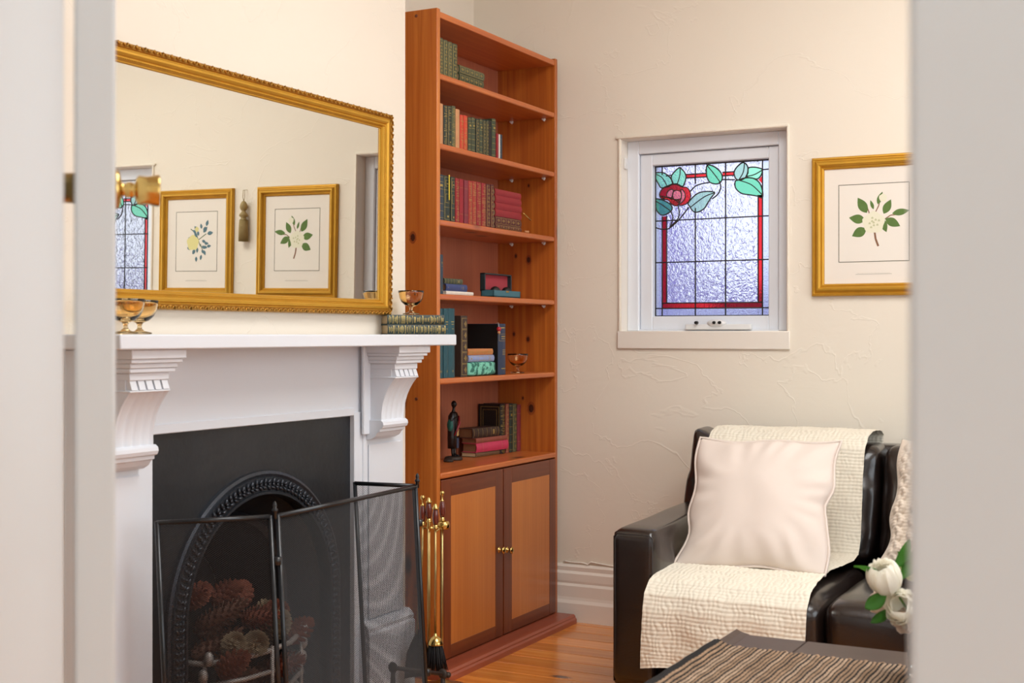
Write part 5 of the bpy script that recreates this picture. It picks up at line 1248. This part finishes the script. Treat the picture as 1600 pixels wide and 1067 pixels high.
for x in (TXL+0.06, 0.10):
    for yy in (TYB-0.06, TYB-0.63): MB().box(x-0.03, x+0.03, yy-0.03, yy+0.03, 0, TZ-0.028, 0.004).build('leg', 'tablewood', tb)
MB().box(TXL+0.06, 0.10, TYB-0.075, TYB-0.055, TZ-0.11, TZ-0.028).build('apron_rail', 'tablewood', tb); MB().box(TXL+0.06, 0.10, TYB-0.635, TYB-0.615, TZ-0.11, TZ-0.028).build('apron_rail', 'tablewood', tb)
# woven runner: yarn tubes side by side running along X
rn = thing('table_runner', 'black and tan woven rag runner across the coffee table', 'table runner', (-0.55, 2.70, TZ))
ry1, ry0 = 2.930, 2.470; rx0, rx1 = TXL-0.004, -0.05
groups = {'runnerblack': MB(), 'runnertan': MB(), 'runnercream': MB()}
rnd = random.Random(11)
def rrow(kind, x, z, r, off):
    pts = []; rs = []; yy = ry0; k = off
    while yy < ry1:
        dz = 0.0 if x > TXL+0.03 else 0.0
        pts.append((x+0.0010*math.sin(yy*55+x*90), yy, z+r*0.8+(0.0012 if k % 2 else 0))); rs.append(r*(0.15 if k % 3 == 0 else 1.15) if kind != 'runnerblack' else r*(1.0 if k % 2 else 0.85)); yy += 0.0034; k += 1
    groups[kind].tube(pts, rs, 5)
groups['runnerblack'].box(TXL+0.03, rx1, ry0, ry1-0.002, TZ+0.0003, TZ+0.0022)
x = TXL+0.006; i = 0
while x < rx1:
    lift = 0.013*max(0, 1-(x-TXL)/0.035)
    if i % 2 == 0: rrow('runnerblack', x, TZ+0.0006+lift, 0.0034 if i % 6 else 0.0042, i)
    else: rrow(rnd.choice(('runnertan', 'runnercream', 'runnercream', 'runnertan')), x, TZ+0.0012+lift, 0.0038, i)
    x += 0.0052; i += 1
for i in range(7):                                               # the end hangs over the lip
    zz_ = TZ+0.010-0.0062*i; g_ = 'runnerblack' if i % 2 else 'runnercream'; pts = []; rs = []; yy = ry0; k = i
    while yy < ry1: pts.append((TXL-0.0115, yy, zz_)); rs.append(0.0036*(1.1 if k % 2 else 0.6)); yy += 0.0052; k += 1
    groups[g_].tube(pts, rs, 5)
for x_, z_ in ((TXL-0.006, TZ+0.0150), (TXL+0.0015, TZ+0.0165)):
    rrow('runnerblack', x_, z_-0.003, 0.0038, 0)
for key, nm in (('runnerblack', 'black yarn rows'), ('runnertan', 'tan yarn rows'), ('runnercream', 'pale yarn rows')):
    tag(groups[key].build('woven_rows', key, rn), nm, None, None, 'stuff')
mb = MB()
for i in range(26):
    x = rx0+0.02+(rx1-rx0)*i/26; mb.ball((x, ry1+0.003, TZ+0.005), 0.0055, 6, (1.2, 0.8, 0.8))
for i in range(24):
    yy = ry1-(ry1-ry0)*i/24; mb.ball((TXL-0.014, yy, TZ-0.034), 0.005, 6)
tag(mb.build('edge_knots', 'runnertan', rn), None, None, None, 'stuff')

# ================================================================== VASE AND FLOWERS
VX, VY = -0.495, 2.835
vs = thing('glass_vase', 'short clear glass vase holding the flowers at the right of the table', 'vase', (VX, VY, TZ+0.012))
z0 = TZ+0.0125; R_ = 0.044; H_ = 0.105
MB().lathe([(0.001, 0), (R_, 0), (R_, H_), (R_-0.003, H_), (R_-0.003, 0.012), (0.001, 0.012)], (VX, VY, z0), 32).build('vase_glass', 'clear', vs)
MB().lathe([(0.001, 0.0125), (R_-0.0035, 0.0125), (R_-0.0035, 0.06), (0.001, 0.06)], (VX, VY, z0), 32).build('water', 'clear', vs)
def pix(u, v, d):
    p = ray(u, d); return Vector((p.x, p.y, CZ+(HV-v)*d/F))
def petal_flower(parent, c, r, m_, layers=5, open_=1.0, axis=Vector((0, 0, 1)), seed=0):
    rnd = random.Random(seed); rot = axis.normalized().to_track_quat('Z', 'Y').to_matrix()
    for l in range(layers):
        f = (l+1)/layers; np_ = 4+l; mb = MB(); wdt = 2*PI/np_*1.35; tmax = 2.75-1.45*open_*f; rr0 = r*(0.50+0.50*f)
        for k in range(np_):
            a0 = 2*PI*k/np_+l*0.7+rnd.uniform(-.15, .15); rr = rr0*(1+0.04*(k % 2)+rnd.uniform(-.03, .03)); tm = tmax+rnd.uniform(-.15, .15)
            def P(a, b, a0=a0, rr=rr, tm=tm, k=k):
                th = 0.2+(tm-0.2)*b*(1-0.10*(2*abs(a-.5))**3); az = a0+(a-0.5)*wdt*max(0.05, math.sin(PI*(0.18+0.56*b)))**0.6
                rf = rr*(1+0.07*b*b*math.sin(a*9+k*2))+0.0012*math.cos(a*PI)
                return c+rot @ Vector((rf*math.sin(th)*math.cos(az), rf*math.sin(th)*math.sin(az), -rf*math.cos(th)*1.15))
            mb.grid(8, 9, P)
        mb.build('petals', m_, parent)
def leafb(parent, p0, p1, w_, bend=0.015, m_='leaf'):
    d = (p1-p0); L_ = d.length; t = d.normalized(); side = t.cross(Vector((0.4, 0.8, 0.2))).normalized(); up_ = side.cross(t)
    def P(a, b): return p0+d*b+side*(a-0.5)*2*w_*math.sin(PI*min(1, b*0.97+0.02))**0.8+up_*(bend*math.sin(PI*b)+abs(a-0.5)*w_*0.5)
    mb = MB(); mb.grid(7, 14, P); bmesh.ops.solidify(mb.bm, geom=list(mb.bm.faces), thickness=0.0006); mb.build('leaf', m_, parent)
base = Vector((VX, VY, z0+0.014)); neck = Vector((VX, VY, z0+H_))
def flower(label, c, r, m_, layers, open_, axis, seed, leaves_=()):
    f = thing('peony', label, 'flower', (base.x, base.y, base.z)); f.location = base
    st0 = base+Vector((random.uniform(-.02, .02), random.uniform(-.02, .02), 0.0)); nk = neck+Vector(((c.x-VX)*0.25, (c.y-VY)*0.25, 0)); nk = neck+(nk-neck)*min(1, 0.025/max(0.001, (nk-neck).length))
    MB().tube([st0, nk, nk.lerp(c, .6)+Vector((0, 0, .005)), c-axis.normalized()*r*0.5], 0.0026, 8).build('stem', 'stem', f)
    petal_flower(f, c, r, m_, layers, open_, axis, seed)
    for (a, b, w_, bd) in leaves_: leafb(f, a, b, w_, bd)
    return f
Dv = 2.72
flower('cream peony bud at the upper left of the bouquet', pix(1381, 901, Dv-.01), 0.034, 'petal', 5, 0.25, Vector((-0.15, -0.5, 0.9)), 1,
       [(pix(1383, 918, Dv+.01), pix(1334, 886, Dv-.02), 0.016, 0.012), (pix(1385, 925, Dv-.02), pix(1352, 950, Dv-.03), 0.016, 0.008), (pix(1395, 890, Dv+0.01), pix(1420, 842, Dv), 0.012, 0.01), (pix(1405, 905, Dv+.01), pix(1434, 850, Dv+.02), 0.016, 0.01), (pix(1412, 900, Dv+.03), pix(1402, 862, Dv+.03), 0.013, 0.01)])
flower('blush peony low at the left of the bouquet', pix(1376, 938, Dv+.05), 0.032, 'petalpink', 4, 1.0, Vector((-0.6, -0.6, 0.4)), 2,
       [(pix(1378, 955, Dv), pix(1360, 972, Dv-.02), 0.010, 0.006), (pix(1392, 950, Dv+.01), pix(1362, 972, Dv-.01), 0.011, 0.006)])
flower('open cream peony at the front centre of the bouquet', pix(1410, 948, Dv-.02), 0.040, 'petal', 5, 1.0, Vector((-0.1, -0.9, 0.35)), 3)
flower('pale drooping peony under the front of the bouquet', pix(1413, 972, Dv-.01), 0.026, 'petalpink', 4, 0.9, Vector((-0.1, -0.8, -0.3)), 4)
flower('greenish cream peony at the top of the bouquet behind the leaves', pix(1430, 880, Dv+.06), 0.034, 'petalgreen', 4, 0.9, Vector((0, -0.5, 0.9)), 5,
       [(pix(1430, 900, Dv), pix(1470, 860, Dv), 0.016, 0.01)])
flower('cream peony at the right of the bouquet behind the door frame', pix(1476, 905, Dv+.04), 0.040, 'petal', 5, 0.9, Vector((0.5, -0.5, 0.7)), 6,
       [(pix(1480, 930, Dv), pix(1530, 900, Dv), 0.016, 0.01), (pix(1470, 930, Dv), pix(1500, 975, Dv), 0.016, 0.01)])
flower('blush peony low at the right of the bouquet behind the door frame', pix(1466, 955, Dv-.01), 0.036, 'petalpink', 4, 0.9, Vector((0.4, -0.8, 0.3)), 7)

# unseen lamp housing, added to go with the overhead fill light
cl = thing('added_ceiling_lamp', 'plain round ceiling light added for the overhead fill', 'ceiling light', (-0.4, 3.0, 3.1))
MB().lathe([(0.001, 3.149), (0.16, 3.149), (0.17, 3.13), (0.15, 3.11), (0.001, 3.10)], (-0.4, 3.0, 0), 28).build('lamp_shade', 'lampglass', cl)
